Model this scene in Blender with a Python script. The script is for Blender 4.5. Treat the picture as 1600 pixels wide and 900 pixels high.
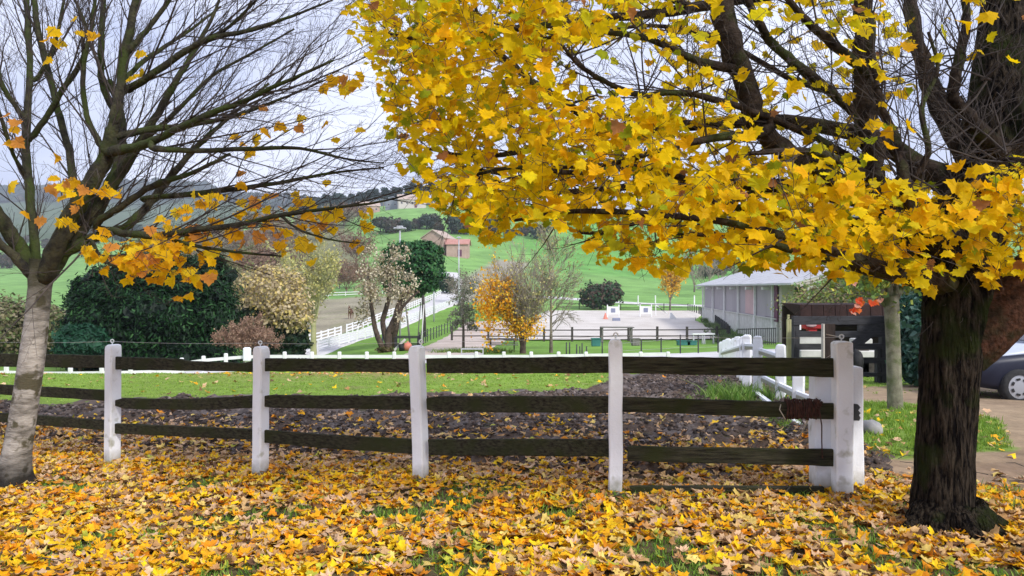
import bpy, math, random
import numpy as np
from mathutils import Vector, Matrix, Quaternion
from math import radians, sin, cos, pi

# ------------------------------------------------------------------ camera, sky, sun, exposure
scn = bpy.context.scene
COL = scn.collection
for o in list(bpy.data.objects):
    bpy.data.objects.remove(o, do_unlink=True)
RNG = np.random.default_rng(7)
R = random.Random(11)
F = 1155.0          # focal length in photo pixels (1600 wide)
CZ = 1.6            # camera height

cd = bpy.data.cameras.new("camera")
cd.sensor_width = 36.0
cd.lens = 36.0 * F / 1600.0
cd.clip_start = 0.05
cd.clip_end = 9000
cam = bpy.data.objects.new("camera", cd)
cam.location = (0, 0, CZ)
cam.rotation_euler = (radians(90), 0, 0)
COL.objects.link(cam)
scn.camera = cam

SUN_EL, SUN_AZ = 36.0, 138.0     # azimuth clockwise from +Y
w = bpy.data.worlds.new("World")
scn.world = w
w.use_nodes = True
nt = w.node_tree
nt.nodes.clear()
wo = nt.nodes.new("ShaderNodeOutputWorld")
bg = nt.nodes.new("ShaderNodeBackground")
sky = nt.nodes.new("ShaderNodeTexSky")
sky.sky_type = 'NISHITA'
sky.sun_disc = False
sky.sun_elevation = radians(SUN_EL)
sky.sun_rotation = radians(SUN_AZ)
tc = nt.nodes.new("ShaderNodeTexCoord")
mp = nt.nodes.new("ShaderNodeMapping")
mp.inputs['Scale'].default_value = (1.0, 1.0, 3.2)
nz = nt.nodes.new("ShaderNodeTexNoise")
nz.inputs['Scale'].default_value = 2.1
nz.inputs['Detail'].default_value = 6
nz.inputs['Roughness'].default_value = 0.5
nz.inputs['Distortion'].default_value = 0.3
cr = nt.nodes.new("ShaderNodeValToRGB")      # cloud colour: grey-lavender bases to white tops
cr.color_ramp.elements[0].position = 0.36
cr.color_ramp.elements[0].color = (4.6, 5.1, 7.3, 1)
cr.color_ramp.elements[1].position = 0.72
cr.color_ramp.elements[1].color = (8.9, 9.2, 10.6, 1)
cr2 = nt.nodes.new("ShaderNodeValToRGB")     # how much cloud covers the blue
cr2.color_ramp.elements[0].position = 0.25
cr2.color_ramp.elements[0].color = (.86, .86, .86, 1)
cr2.color_ramp.elements[1].position = 0.6
cr2.color_ramp.elements[1].color = (1, 1, 1, 1)
mx = nt.nodes.new("ShaderNodeMix")
mx.data_type = 'RGBA'
nt.links.new(tc.outputs['Generated'], mp.inputs['Vector'])
nt.links.new(mp.outputs['Vector'], nz.inputs['Vector'])
nt.links.new(nz.outputs['Fac'], cr.inputs['Fac'])
nt.links.new(nz.outputs['Fac'], cr2.inputs['Fac'])
nt.links.new(cr2.outputs['Color'], mx.inputs[0])
nt.links.new(sky.outputs['Color'], mx.inputs[6])
nt.links.new(cr.outputs['Color'], mx.inputs[7])
nt.links.new(mx.outputs[2], bg.inputs['Color'])
bg.inputs['Strength'].default_value = 0.105
nt.links.new(bg.outputs['Background'], wo.inputs['Surface'])

sl = bpy.data.lights.new("sun", 'SUN')
sl.energy = 2.5
sl.angle = radians(9)
sl.color = (1.0, .97, .92)
so = bpy.data.objects.new("sun", sl)
_a, _e = radians(SUN_AZ), radians(SUN_EL)
_d = Vector((sin(_a) * cos(_e), cos(_a) * cos(_e), sin(_e)))
so.rotation_euler = _d.to_track_quat('Z', 'Y').to_euler()
so.location = (0, -5, 30)
COL.objects.link(so)

scn.view_settings.view_transform = 'Standard'
scn.view_settings.look = 'None'
scn.view_settings.gamma = 1
scn.view_settings.use_curve_mapping = False
scn.view_settings.exposure = 0.56

# ------------------------------------------------------------------ terrain
def hermite(ys, zs, y):
    ys = np.asarray(ys, float); zs = np.asarray(zs, float)
    h = np.diff(ys); d = np.diff(zs, axis=0) / h[:, None]
    m = np.zeros_like(zs)
    m[0] = d[0]; m[-1] = d[-1]
    for i in range(1, len(ys) - 1):
        m[i] = np.where(d[i - 1] * d[i] > 0, 2 * d[i - 1] * d[i] / (d[i - 1] + d[i] + 1e-12), 0)
    y = np.clip(y, ys[0], ys[-1])
    i = np.clip(np.searchsorted(ys, y) - 1, 0, len(ys) - 2)
    t = (y - ys[i]) / h[i]
    t2, t3 = t * t, t * t * t
    H = h[i]
    return i, (2 * t3 - 3 * t2 + 1), (t3 - 2 * t2 + t) * H, (-2 * t3 + 3 * t2), (t3 - t2) * H, m

UC = np.array([-600, 0, 250, 450, 650, 850, 1050, 1250, 1450, 1600, 2200], float)
def zz(Y, *py):
    return [CZ - (p - 450) * Y / F for p in py]
ROWS = [
 (24,  [-1.6, -1.48, -1.3, -1.12, -1.0, -.92, -.9, -.85, -.8, -.8, -.8]),
 (45,  [-2.6, -2.6, -2.8, -3.0, -2.25, -2.2, -2.05, -1.9, -1.6, -1.5, -1.5]),
 (60,  [-2.3, -2.3, -2.9, -3.65, -2.75, -2.75, -2.71, -2.55, -2.2, -2.0, -2.0]),
 (80,  [-2.6, -2.6, -3.2, -3.45, -3.0, -2.5, -2.5, -2.35, -1.9, -1.8, -1.8]),
 (100, [-2.8, -2.8, -3.0, -2.6, -2.2, -2.25, -2.25, -2.2, -1.6, -1.5, -1.5]),
 (115, [-2.5, -2.5, -2.6, -1.9, -1.5, -2.08, -2.1, -2.0, -1, -.8, -.8]),
 (140, [-1.5, -1.5, -1.5, -.6, -.2, -.9, -1.5, -1.5, 0, .5, .5]),
 (250, zz(250, 450, 450, 442, 425, 400, 418, 432, 432, 430, 430, 430)),
 (450, zz(450, 415, 415, 395, 352, 325, 325, 345, 350, 350, 350, 350)),
 (700, zz(700, 385, 385, 370, 340, 322, 325, 345, 345, 345, 340, 345)),
 (1100, zz(1100, 350, 350, 348, 335, 328, 335, 345, 345, 345, 340, 345)),
 (2000, zz(2000, 296, 300, 292, 318, 330, 335, 340, 340, 335, 330, 335)),
 (2600, zz(2600, 310, 315, 306, 330, 340, 345, 345, 345, 345, 345, 345)),
 (6000, [100] * 11),
]
RY = np.array([r[0] for r in ROWS], float)
RZ = np.array([r[1] for r in ROWS], float)
NY = np.array([-400, -60, 0, 8, 11.5, 15, 18, 24], float)
NZc = np.array([2.0, .5, 0, 0, -.12, -.28, -.45, -.92], float)

def fbm(x, y, s, seed=0):
    v = 0; a = 1.0
    for k in range(3):
        v = v + a * (np.sin(x * s * 1.13 + 1.7 * seed + 2.1 * np.sin(y * s * .91 + seed)) *
                     np.cos(y * s * 1.07 - .9 * seed + 1.7 * np.sin(x * s * .83 + 2 * seed)))
        s *= 2.17; a *= .5; seed += 3.1
    return v

def T(x, y):
    """ground height at world x, y (arrays or floats)"""
    x = np.atleast_1d(np.asarray(x, float)); y = np.atleast_1d(np.asarray(y, float))
    x, y = np.broadcast_arrays(x, y)
    near = np.interp(y, NY, NZc) - 0.04 * np.clip(.8 - x, 0, 8) * np.clip((16 - y) / 8, 0, 1) - \
        .025 * np.clip(x - 3.5, 0, 9) * np.clip((y - 6) / 6, 0, 1) * np.clip((24 - y) / 6, 0, 1)
    px = 800 + x / np.maximum(y, 20) * F
    j = np.clip(np.searchsorted(UC, px) - 1, 0, len(UC) - 2)
    t = np.clip((px - UC[j]) / (UC[j + 1] - UC[j]), 0, 1)
    t = t * t * (3 - 2 * t)
    i, a, b, c, d, m = hermite(RY, RZ, y)
    far = 0
    for jj, wgt in ((j, 1 - t), (j + 1, t)):
        far = far + wgt * (a * RZ[i, jj] + b * m[i, jj] + c * RZ[i + 1, jj] + d * m[i + 1, jj])
    k = np.clip((y - 17) / 7, 0, 1); k = k * k * (3 - 2 * k)
    z = near * (1 - k) + far * k
    z = z + .012 * fbm(x, y, 2.1, 1) * np.clip((40 - y) / 20, .0, 1)
    z = z + .006 * fbm(x, y, .02, 4) * np.clip(y - 300, 0, 1500)
    return z
def Tz(x, y): return float(T(x, y)[0])

def hit(px, py, y0=2.5, y1=1500):
    """world point of the ground seen at a photo pixel"""
    ys = np.exp(np.linspace(math.log(y0), math.log(y1), 3000))
    xs = (px - 800) / F * ys
    g = T(xs, ys); r = CZ - (py - 450) / F * ys
    k = np.where(r <= g)[0]
    k = k[0] if len(k) else 2999
    return Vector((xs[k], ys[k], g[k]))
def P(px, py, Y): return Vector(((px - 800) / F * Y, Y, CZ - (py - 450) / F * Y))
def G(px, Y, dz=0):
    x = (px - 800) / F * Y
    return Vector((x, Y, Tz(x, Y) + dz))

# ------------------------------------------------------------------ mesh helpers
class MB:
    def __init__(s): s.v = []; s.f = []; s.m = []; s.mi = 0
    def add(s, vs, fs):
        b = len(s.v); s.v += [tuple(q) for q in vs]
        s.f += [tuple(b + i for i in f) for f in fs]; s.m += [s.mi] * len(fs)
    def box(s, c, size, rot=None, taper=1.0, bev=0.0):
        c = Vector(c); hx, hy, hz = size[0] / 2, size[1] / 2, size[2] / 2
        q = rot if rot is not None else Matrix.Identity(3)
        if isinstance(q, (int, float)): q = Matrix.Rotation(q, 3, 'Z')
        if bev <= 0:
            vs = [c + q @ Vector((x * hx * (taper if z > 0 else 1), y * hy * (taper if z > 0 else 1), z * hz)) for z in (-1, 1) for y in (-1, 1) for x in (-1, 1)]
            s.add(vs, [(0, 2, 3, 1), (4, 5, 7, 6), (0, 1, 5, 4), (2, 6, 7, 3), (0, 4, 6, 2), (1, 3, 7, 5)])
        else:
            b = bev
            ring = lambda z, k: [c + q @ Vector((x, y, z)) for x, y in
                                 ((-hx + k + b, -hy + k), (hx - k - b, -hy + k), (hx - k, -hy + k + b), (hx - k, hy - k - b),
                                  (hx - k - b, hy - k), (-hx + k + b, hy - k), (-hx + k, hy - k - b), (-hx + k, -hy + k + b))]
            vs = ring(-hz, b) + ring(-hz + b, 0) + ring(hz - b, 0) + ring(hz, b)
            fs = [tuple(reversed(range(8))), tuple(range(24, 32))]
            for r in range(3):
                for i in range(8):
                    fs.append((r * 8 + i, r * 8 + (i + 1) % 8, r * 8 + 8 + (i + 1) % 8, r * 8 + 8 + i))
            s.add(vs, fs)
    def bar(s, p0, p1, wd, th, up=Vector((0, 0, 1))):
        p0 = Vector(p0); p1 = Vector(p1); d = (p1 - p0); L = d.length
        if L < 1e-6: return
        d /= L; sd = d.cross(up)
        if sd.length < 1e-4: sd = d.cross(Vector((1, 0, 0)))
        sd.normalize(); u = sd.cross(d)
        q = Matrix((d, -sd, u)).transposed()
        s.box((p0 + p1) / 2, (L, th, wd), q)
    def tube(s, pts, rad, n=6, cap=True, wob=0.0):
        pts = [Vector(p) for p in pts]
        if not hasattr(rad, '__len__'): rad = [rad] * len(pts)
        base = len(s.v); t0 = (pts[1] - pts[0]).normalized()
        a = t0.cross(Vector((.13, .27, .95)))
        if a.length < 1e-3: a = t0.cross(Vector((1, 0, 0)))
        a.normalize()
        for i, p in enumerate(pts):
            t = (pts[min(i + 1, len(pts) - 1)] - pts[max(i - 1, 0)])
            if t.length > 1e-7:
                t.normalize(); a = a - t * a.dot(t)
                if a.length < 1e-4: a = t.orthogonal()
                a.normalize()
                b = t.cross(a)
            for k in range(n):
                an = 2 * pi * k / n; rr = rad[i] * (1 + (wob * (R.random() - .5) if wob else 0))
                q = p + a * (cos(an) * rr) + b * (sin(an) * rr)
                s.v.append((q.x, q.y, q.z))
        for i in range(len(pts) - 1):
            for k in range(n):
                s.f.append((base + i * n + k, base + i * n + (k + 1) % n, base + (i + 1) * n + (k + 1) % n, base + (i + 1) * n + k)); s.m.append(s.mi)
        if cap and n > 2:
            s.f.append(tuple(base + k for k in reversed(range(n)))); s.m.append(s.mi)
            s.f.append(tuple(base + (len(pts) - 1) * n + k for k in range(n))); s.m.append(s.mi)
    def lathe(s, c, prof, n=12):
        s.tube([Vector(c) + Vector((0, 0, z)) for r, z in prof], [max(r, .001) for r, z in prof], n)
    def prism(s, outline, origin, ux, uy, depth):
        ux = Vector(ux); uy = Vector(uy); nrm = ux.cross(uy).normalized() * depth; o = Vector(origin)
        n = len(outline)
        vs = [o + ux * x + uy * y for x, y in outline] + [o + ux * x + uy * y + nrm for x, y in outline]
        s.add(vs, [tuple(reversed(range(n))), tuple(range(n, 2 * n))] + [(i, (i + 1) % n, n + (i + 1) % n, n + i) for i in range(n)])
    def build(s, name, mat, parent=None, smooth=False, kind=None, label=None, origin=None):
        me = bpy.data.meshes.new(name)
        off = Vector((0, 0, 0))
        if parent is not None: off = wloc(parent)
        elif origin is not None: off = Vector(origin)
        me.from_pydata([(a - off.x, b - off.y, c - off.z) for a, b, c in s.v], [], s.f)
        for mm in (mat if isinstance(mat, (list, tuple)) else [mat]): me.materials.append(mm)
        if any(s.m): me.polygons.foreach_set('material_index', s.m)
        if smooth: me.polygons.foreach_set('use_smooth', [True] * len(s.f))
        me.update()
        o = bpy.data.objects.new(name, me); COL.objects.link(o)
        if parent is not None: o.parent = parent
        elif origin is not None: o.location = off
        if kind: o['kind'] = kind
        if label: o['label'] = label
        return o

def wloc(o):
    v = Vector(o.location)
    while o.parent is not None:
        o = o.parent; v += Vector(o.location)
    return v
def tag(o, label, cat, group=None):
    o['label'] = label; o['category'] = cat
    if group: o['group'] = group
    return o
def thing(name, label, cat, loc=(0, 0, 0), group=None):
    o = bpy.data.objects.new(name, None); COL.objects.link(o)
    o.empty_display_size = .2; o.location = loc
    return tag(o, label, cat, group)
def copy_tree(o, parent=None):
    c = o.copy(); COL.objects.link(c); c.parent = parent
    for ch in [q for q in COL.objects if q.parent == o]: copy_tree(ch, c)
    return c
_unit = {}
def piece(name, p0, p1, wd, th, mat, parent, up=Vector((0, 0, 1)), label=None):
    """a straight board between two world points, sharing one unit mesh per material"""
    k = mat.name
    if k not in _unit:
        m = MB(); m.box((0, 0, 0), (1, 1, 1)); me = bpy.data.meshes.new("board")
        me.from_pydata(m.v, [], m.f); me.materials.append(mat); _unit[k] = me
    p0 = Vector(p0); p1 = Vector(p1); d = p1 - p0; L = d.length; d.normalize()
    sd = d.cross(up)
    if sd.length < 1e-4: sd = d.cross(Vector((0, 1, 0)))
    sd.normalize(); u = sd.cross(d)
    q = Matrix((d, -sd, u)).transposed().to_4x4()
    off = wloc(parent) if parent is not None else Vector((0, 0, 0))
    o = bpy.data.objects.new(name, _unit[k]); COL.objects.link(o)
    o.parent = parent
    o.matrix_basis = Matrix.Translation((p0 + p1) / 2 - off) @ q @ Matrix.Diagonal((L, th, wd, 1))
    if label: o['label'] = label
    return o
def np_mesh(name, V, Fc, mat, parent=None, smooth=False, col=None, kind=None):
    """V (n,3) world coords, Fc (m,k) int"""
    me = bpy.data.meshes.new(name)
    V = np.asarray(V, dtype=np.float32)
    off = np.array(wloc(parent)) if parent is not None else np.zeros(3)
    V = (V - off).astype(np.float32)
    me.vertices.add(len(V)); me.vertices.foreach_set('co', V.ravel())
    Fc = np.asarray(Fc, dtype=np.int32); k = Fc.shape[1]
    me.loops.add(Fc.size); me.loops.foreach_set('vertex_index', Fc.ravel())
    me.polygons.add(len(Fc)); me.polygons.foreach_set('loop_start', np.arange(0, Fc.size, k, dtype=np.int32))
    if smooth: me.polygons.foreach_set('use_smooth', np.ones(len(Fc), dtype=bool))
    me.materials.append(mat)
    me.update(calc_edges=True); me.validate()
    if col is not None:
        a = me.attributes.new('tint', 'FLOAT_COLOR', 'POINT')
        c4 = np.ones((len(V), 4), dtype=np.float32); c4[:, :3] = col
        a.data.foreach_set('color', c4.ravel())
    o = bpy.data.objects.new(name, me); COL.objects.link(o)
    if parent is not None: o.parent = parent
    if kind: o['kind'] = kind
    return o

# ------------------------------------------------------------------ materials
def mat(name, c1, c2=None, rough=.8, scale=8, bump=0.0, bscale=None, spec=.3, metal=0, stretch=None, detail=5, lo=.35, hi=.65,
        c3=None, s3=2.0, t3=(.5, .65), world=False):
    m = bpy.data.materials.new(name); m.use_nodes = True
    n = m.node_tree; b = n.nodes['Principled BSDF']
    b.inputs['Roughness'].default_value = rough; b.inputs['Metallic'].default_value = metal
    b.inputs['Specular IOR Level'].default_value = spec
    if c2 is None and not bump:
        b.inputs['Base Color'].default_value = (*c1, 1); return m
    t = n.nodes.new('ShaderNodeTexCoord'); mpn = n.nodes.new('ShaderNodeMapping')
    src_ = t.outputs['Object']
    if world: src_ = n.nodes.new('ShaderNodeNewGeometry').outputs['Position']
    n.links.new(src_, mpn.inputs['Vector'])
    if stretch: mpn.inputs['Scale'].default_value = stretch
    if c2 is not None:
        nn = n.nodes.new('ShaderNodeTexNoise'); nn.inputs['Scale'].default_value = scale; nn.inputs['Detail'].default_value = detail
        nn.inputs['Roughness'].default_value = .6
        n.links.new(mpn.outputs['Vector'], nn.inputs['Vector'])
        r = n.nodes.new('ShaderNodeValToRGB')
        r.color_ramp.elements[0].position = lo; r.color_ramp.elements[1].position = hi
        r.color_ramp.elements[0].color = (*c1, 1); r.color_ramp.elements[1].color = (*c2, 1)
        n.links.new(nn.outputs['Fac'], r.inputs['Fac'])
        out = r.outputs['Color']
        if c3 is not None:
            n3 = n.nodes.new('ShaderNodeTexNoise'); n3.inputs['Scale'].default_value = s3; n3.inputs['Detail'].default_value = 4
            n.links.new(src_, n3.inputs['Vector'])
            r3 = n.nodes.new('ShaderNodeValToRGB'); r3.color_ramp.elements[0].position = t3[0]; r3.color_ramp.elements[1].position = t3[1]
            n.links.new(n3.outputs['Fac'], r3.inputs['Fac'])
            mm = n.nodes.new('ShaderNodeMix'); mm.data_type = 'RGBA'
            n.links.new(r3.outputs['Color'], mm.inputs[0]); n.links.new(out, mm.inputs[6]); mm.inputs[7].default_value = (*c3, 1)
            out = mm.outputs[2]
        n.links.new(out, b.inputs['Base Color'])
    else:
        b.inputs['Base Color'].default_value = (*c1, 1)
    if bump:
        nb = n.nodes.new('ShaderNodeTexNoise'); nb.inputs['Scale'].default_value = bscale or scale * 3; nb.inputs['Detail'].default_value = 5
        n.links.new(mpn.outputs['Vector'], nb.inputs['Vector'])
        bb = n.nodes.new('ShaderNodeBump'); bb.inputs['Strength'].default_value = min(bump, 1); bb.inputs['Distance'].default_value = .02 if bump <= 1 else .02 * bump
        n.links.new(nb.outputs['Fac'], bb.inputs['Height']); n.links.new(bb.outputs['Normal'], b.inputs['Normal'])
    return m
def tint_mat(name, rough=.7, trans=0.0, nscale=None, namt=.3, spec=.3, bump=0, bscale=20, nscale2=None):
    """colour from the per-point attribute 'tint' (the colour each leaf or patch of ground has)"""
    m = bpy.data.materials.new(name); m.use_nodes = True
    n = m.node_tree; b = n.nodes['Principled BSDF']; o = n.nodes['Material Output']
    b.inputs['Roughness'].default_value = rough; b.inputs['Specular IOR Level'].default_value = spec
    a = n.nodes.new('ShaderNodeAttribute'); a.attribute_name = 'tint'
    col = a.outputs['Color']
    t = n.nodes.new('ShaderNodeTexCoord')
    if nscale:
        nn = n.nodes.new('ShaderNodeTexNoise'); nn.inputs['Scale'].default_value = nscale; nn.inputs['Detail'].default_value = 6; nn.inputs['Roughness'].default_value = .65
        n.links.new(t.outputs['Object'], nn.inputs['Vector'])
        mr = n.nodes.new('ShaderNodeMapRange'); mr.inputs[1].default_value = .25; mr.inputs[2].default_value = .75
        mr.inputs[3].default_value = 1 - namt; mr.inputs[4].default_value = 1 + namt
        n.links.new(nn.outputs['Fac'], mr.inputs[0])
        vm = n.nodes.new('ShaderNodeVectorMath'); vm.operation = 'SCALE'
        n.links.new(col, vm.inputs[0]); n.links.new(mr.outputs[0], vm.inputs['Scale'])
        col = vm.outputs[0]
    n.links.new(col, b.inputs['Base Color'])
    if nscale2:
        n2_ = n.nodes.new('ShaderNodeTexNoise'); n2_.inputs['Scale'].default_value = nscale2; n2_.inputs['Detail'].default_value = 7; n2_.inputs['Roughness'].default_value = .62
        n.links.new(t.outputs['Object'], n2_.inputs['Vector'])
        m2_ = n.nodes.new('ShaderNodeMapRange'); m2_.inputs[1].default_value = .3; m2_.inputs[2].default_value = .7; m2_.inputs[3].default_value = .70; m2_.inputs[4].default_value = 1.28
        n.links.new(n2_.outputs['Fac'], m2_.inputs[0]); v2_ = n.nodes.new('ShaderNodeVectorMath'); v2_.operation = 'SCALE'
        n.links.new(col, v2_.inputs[0]); n.links.new(m2_.outputs[0], v2_.inputs['Scale']); col = v2_.outputs[0]; n.links.new(col, b.inputs['Base Color'])
    if bump:
        nb = n.nodes.new('ShaderNodeTexNoise'); nb.inputs['Scale'].default_value = bscale; nb.inputs['Detail'].default_value = 6
        n.links.new(t.outputs['Object'], nb.inputs['Vector'])
        bb = n.nodes.new('ShaderNodeBump'); bb.inputs['Strength'].default_value = bump; bb.inputs['Distance'].default_value = .05
        n.links.new(nb.outputs['Fac'], bb.inputs['Height']); n.links.new(bb.outputs['Normal'], b.inputs['Normal'])
    if trans:
        tr = n.nodes.new('ShaderNodeBsdfTranslucent'); n.links.new(col, tr.inputs['Color'])
        ms = n.nodes.new('ShaderNodeMixShader'); ms.inputs[0].default_value = trans
        n.links.new(b.outputs[0], ms.inputs[1]); n.links.new(tr.outputs[0], ms.inputs[2]); n.links.new(ms.outputs[0], o.inputs['Surface'])
    return m

def zblend(m, z0, z1, col, nscale=6, namp=.25, amount=1.0):
    """a second growth (moss, algae, wet dirt) that takes over between heights z0 and z1 of the thing, with a ragged edge"""
    n = m.node_tree; b = n.nodes['Principled BSDF']; src = b.inputs['Base Color'].links[0].from_socket
    t = n.nodes.new('ShaderNodeTexCoord'); sp = n.nodes.new('ShaderNodeSeparateXYZ'); n.links.new(t.outputs['Object'], sp.inputs[0])
    nn = n.nodes.new('ShaderNodeTexNoise'); nn.inputs['Scale'].default_value = nscale; nn.inputs['Detail'].default_value = 5; n.links.new(t.outputs['Object'], nn.inputs['Vector'])
    ma = n.nodes.new('ShaderNodeMath'); ma.operation = 'MULTIPLY_ADD'; n.links.new(nn.outputs['Fac'], ma.inputs[0]); ma.inputs[1].default_value = namp * 2; n.links.new(sp.outputs['Z'], ma.inputs[2])
    mr = n.nodes.new('ShaderNodeMapRange'); mr.inputs[1].default_value = z0 + namp; mr.inputs[2].default_value = z1 + namp; mr.inputs[3].default_value = 0; mr.inputs[4].default_value = amount; n.links.new(ma.outputs[0], mr.inputs[0])
    mm = n.nodes.new('ShaderNodeMix'); mm.data_type = 'RGBA'; n.links.new(mr.outputs[0], mm.inputs[0]); n.links.new(src, mm.inputs[6]); mm.inputs[7].default_value = (*col, 1)
    n.links.new(mm.outputs[2], b.inputs['Base Color'])
M = {}
M['ground'] = tint_mat('ground', rough=.95, nscale=3.0, namt=.32, spec=.1, bump=.5, bscale=9, nscale2=.11)
M['leaf'] = tint_mat('maple_leaf', rough=.6, trans=.55, nscale=22, namt=.18, spec=.12)
M['litter'] = tint_mat('fallen_leaf', rough=.6, trans=.15, nscale=30, namt=.3, spec=.2)
M['foliage'] = tint_mat('foliage', rough=.6, trans=.3, spec=.3)
M['twig'] = mat('twig_bark', (.035, .028, .028), (.075, .06, .05), .85, 12)
M['limb_moss'] = mat('mossy_limb_bark', (.022, .020, .017), (.066, .062, .034), .9, 14, .8, 40, .15, c3=(.045, .060, .016), s3=4, t3=(.45, .6))
M['white_paint'] = mat('white_painted_concrete', (.83, .85, .89), (.76, .77, .79), .55, 5, .2, 60, .3, lo=.4, hi=.75, c3=(.40, .40, .33), s3=7, t3=(.62, .76), world=True)
M['white_far'] = mat('white_painted_wood', (.82, .82, .82), (.70, .70, .68), .6, 2, 0)
M['rail_wood'] = mat('dark_mossy_rail', (.017, .015, .011), (.078, .074, .045), .9, 7, .9, 30, .15, stretch=(.7, 9, 9), c3=(.040, .046, .016), s3=5, t3=(.46, .66), world=True)
M['dark_wood'] = mat('weathered_dark_wood', (.035, .03, .027), (.085, .075, .065), .85, 6, .4, 40, .2)
M['black_wood'] = mat('black_stained_wood', (.018, .018, .02), (.05, .05, .055), .7, 6, .3, 30, .3)
M['brown_wood'] = mat('brown_wood', (.05, .018, .012), (.12, .05, .03), .8, 5, .3, 30, .2)
M['iron'] = mat('dark_iron', (.03, .032, .035), (.06, .06, .06), .6, 10, 0)
M['steel'] = mat('galvanised_steel', (.42, .43, .45), (.55, .56, .58), .45, 8, 0, metal=.3)
M['concrete'] = mat('pale_concrete', (.48, .47, .44), (.62, .61, .58), .85, 2.5, .2, 30, .2)
M['concrete2'] = mat('beige_concrete', (.40, .36, .31), (.52, .48, .42), .85, 3, .2, 30, .2)
# ------------------------------------------------------------------ ground sheet
def growing(start, stop, step, rate):
    v = [start]; s = step
    while v[-1] < stop:
        v.append(v[-1] + s); s *= rate
    return v
ylines = sorted(set([-q for q in growing(-3.0, 300, .3, 1.12)][1:] + list(np.arange(3.0, 13, .12)) + growing(13, 5200, .13, 1.026)))
xp = growing(6, 5200, .13, 1.036)
xlines = sorted([-q for q in xp] + list(np.arange(-5.88, 5.9, .12)) + xp)
XX, YY = np.meshgrid(np.array(xlines), np.array(ylines))
ZZ = T(XX.ravel(), YY.ravel()).reshape(XX.shape)
# paddock clods are modelled in the mud sheet; ground itself only undulates
def smooth(a, lo, hi):
    t = np.clip((a - lo) / (hi - lo), 0, 1); return t * t * (3 - 2 * t)
def mixc(c, new, k):
    return c * (1 - k[..., None]) + np.array(new) * k[..., None]
def in_poly(px, py, poly):
    ins = np.zeros(px.shape, bool); n = len(poly)
    for i in range(n):
        x1, y1 = poly[i]; x2, y2 = poly[(i + 1) % n]
        cond = ((y1 > py) != (y2 > py)) & (px < (x2 - x1) * (py - y1) / (y2 - y1 + 1e-12) + x1)
        ins ^= cond
    return ins
def seg_dist(x, y, pts):
    d = np.full(x.shape, 1e9)
    for (x1, y1), (x2, y2) in zip(pts[:-1], pts[1:]):
        vx, vy = x2 - x1, y2 - y1
        t = np.clip(((x - x1) * vx + (y - y1) * vy) / (vx * vx + vy * vy), 0, 1)
        d = np.minimum(d, np.hypot(x - x1 - t * vx, y - y1 - t * vy))
    return d
def wpts(lst): return [tuple(hit(a, b)[:2]) for a, b in lst]

def MB_(x): return 1.0 + 4.2 * smooth(x, .9, 2.6) * (1 - smooth(x, 5.5, 6.2)) + .8 * smooth(x, -1.5, .5) * 0
n1 = fbm(XX, YY, .9, 3) * .5; n2 = fbm(XX, YY, 3.3, 8) * .5; nf = fbm(XX, YY, .012, 5)
C = np.zeros(XX.shape + (3,)); C[:] = (.060, .055, .028)
# grass beyond the mud, vivid wet green
C = mixc(C, (.13, .10, .05), (1 - smooth(YY, 7.5, 8.5)) * .8)
C = mixc(C, (.19, .29, .045), smooth(YY + .9 * n1 - MB_(XX), 10.6, 12.2))
C = mixc(C, (.20, .19, .07), .7 * smooth(n1 + n2, .5, .9) * smooth(YY, 11, 13))
# carpet of brown leaves below the low white fence
k = np.exp(-((XX + 4.4) / 3.0) ** 4) * np.exp(-((YY - 19) / 2.4) ** 2)
C = mixc(C, (.34, .19, .11), np.clip(k * 1.1 + .35 * n2 * k, 0, 1))
# damp green verge and dirt drive to the right
C = mixc(C, (.18, .27, .05), smooth(XX, 3.2, 3.8) * smooth(YY, 6.2, 7.0) * (1 - smooth(YY, 10, 13)))
drive = [(2.9, 6.6), (4.2, 5.6), (5.2, 4.6), (7.6, 3.2), (11, 1.5), (22, 5), (22, 17), (12, 17.5), (9.4, 16.5), (7.5, 14.8), (5.5, 13.4), (4.5, 12.6), (4.6, 11.6), (6.0, 11.3), (6.2, 9.4), (5.0, 7.4)]
dm = in_poly(XX + .18 * n2, YY + .25 * n1, drive).astype(float)
C = mixc(C, (.33, .235, .155), dm * .95)
C = mixc(C, (.20, .135, .09), dm * .7 * smooth(n1, .1, .6))
C = mixc(C, (.12, .19, .035), .8 * smooth(XX, 4.6, 5.2) * (1 - smooth(XX, 6.0, 6.8)) * smooth(YY, 13.2, 14) * (1 - smooth(YY, 16, 17)))
# fields
field = np.array([.19, .35, .095])
far = smooth(YY, 24, 40)
C = mixc(C, (.16, .29, .05), far)
C = mixc(C, field, smooth(YY, 105, 140))
pad = in_poly(XX, YY, [tuple(G(a, Y)[:2]) for a, Y in ((395, 66), (478, 62), (530, 77), (600, 99), (672, 136), (640, 146), (500, 140), (330, 128), (250, 90))])
C = mixc(C, (.30, .25, .19), pad * .9)
C = mixc(C, (.24, .26, .11), pad * .5 * smooth(n1, .2, .7))
scrub = in_poly(XX, YY, [tuple(G(a, Y)[:2]) for a, Y in ((-900, 26), (-100, 30), (70, 60), (100, 120), (-100, 150), (-900, 200))])
C = mixc(C, (.16, .15, .07), scrub * .8)
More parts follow.
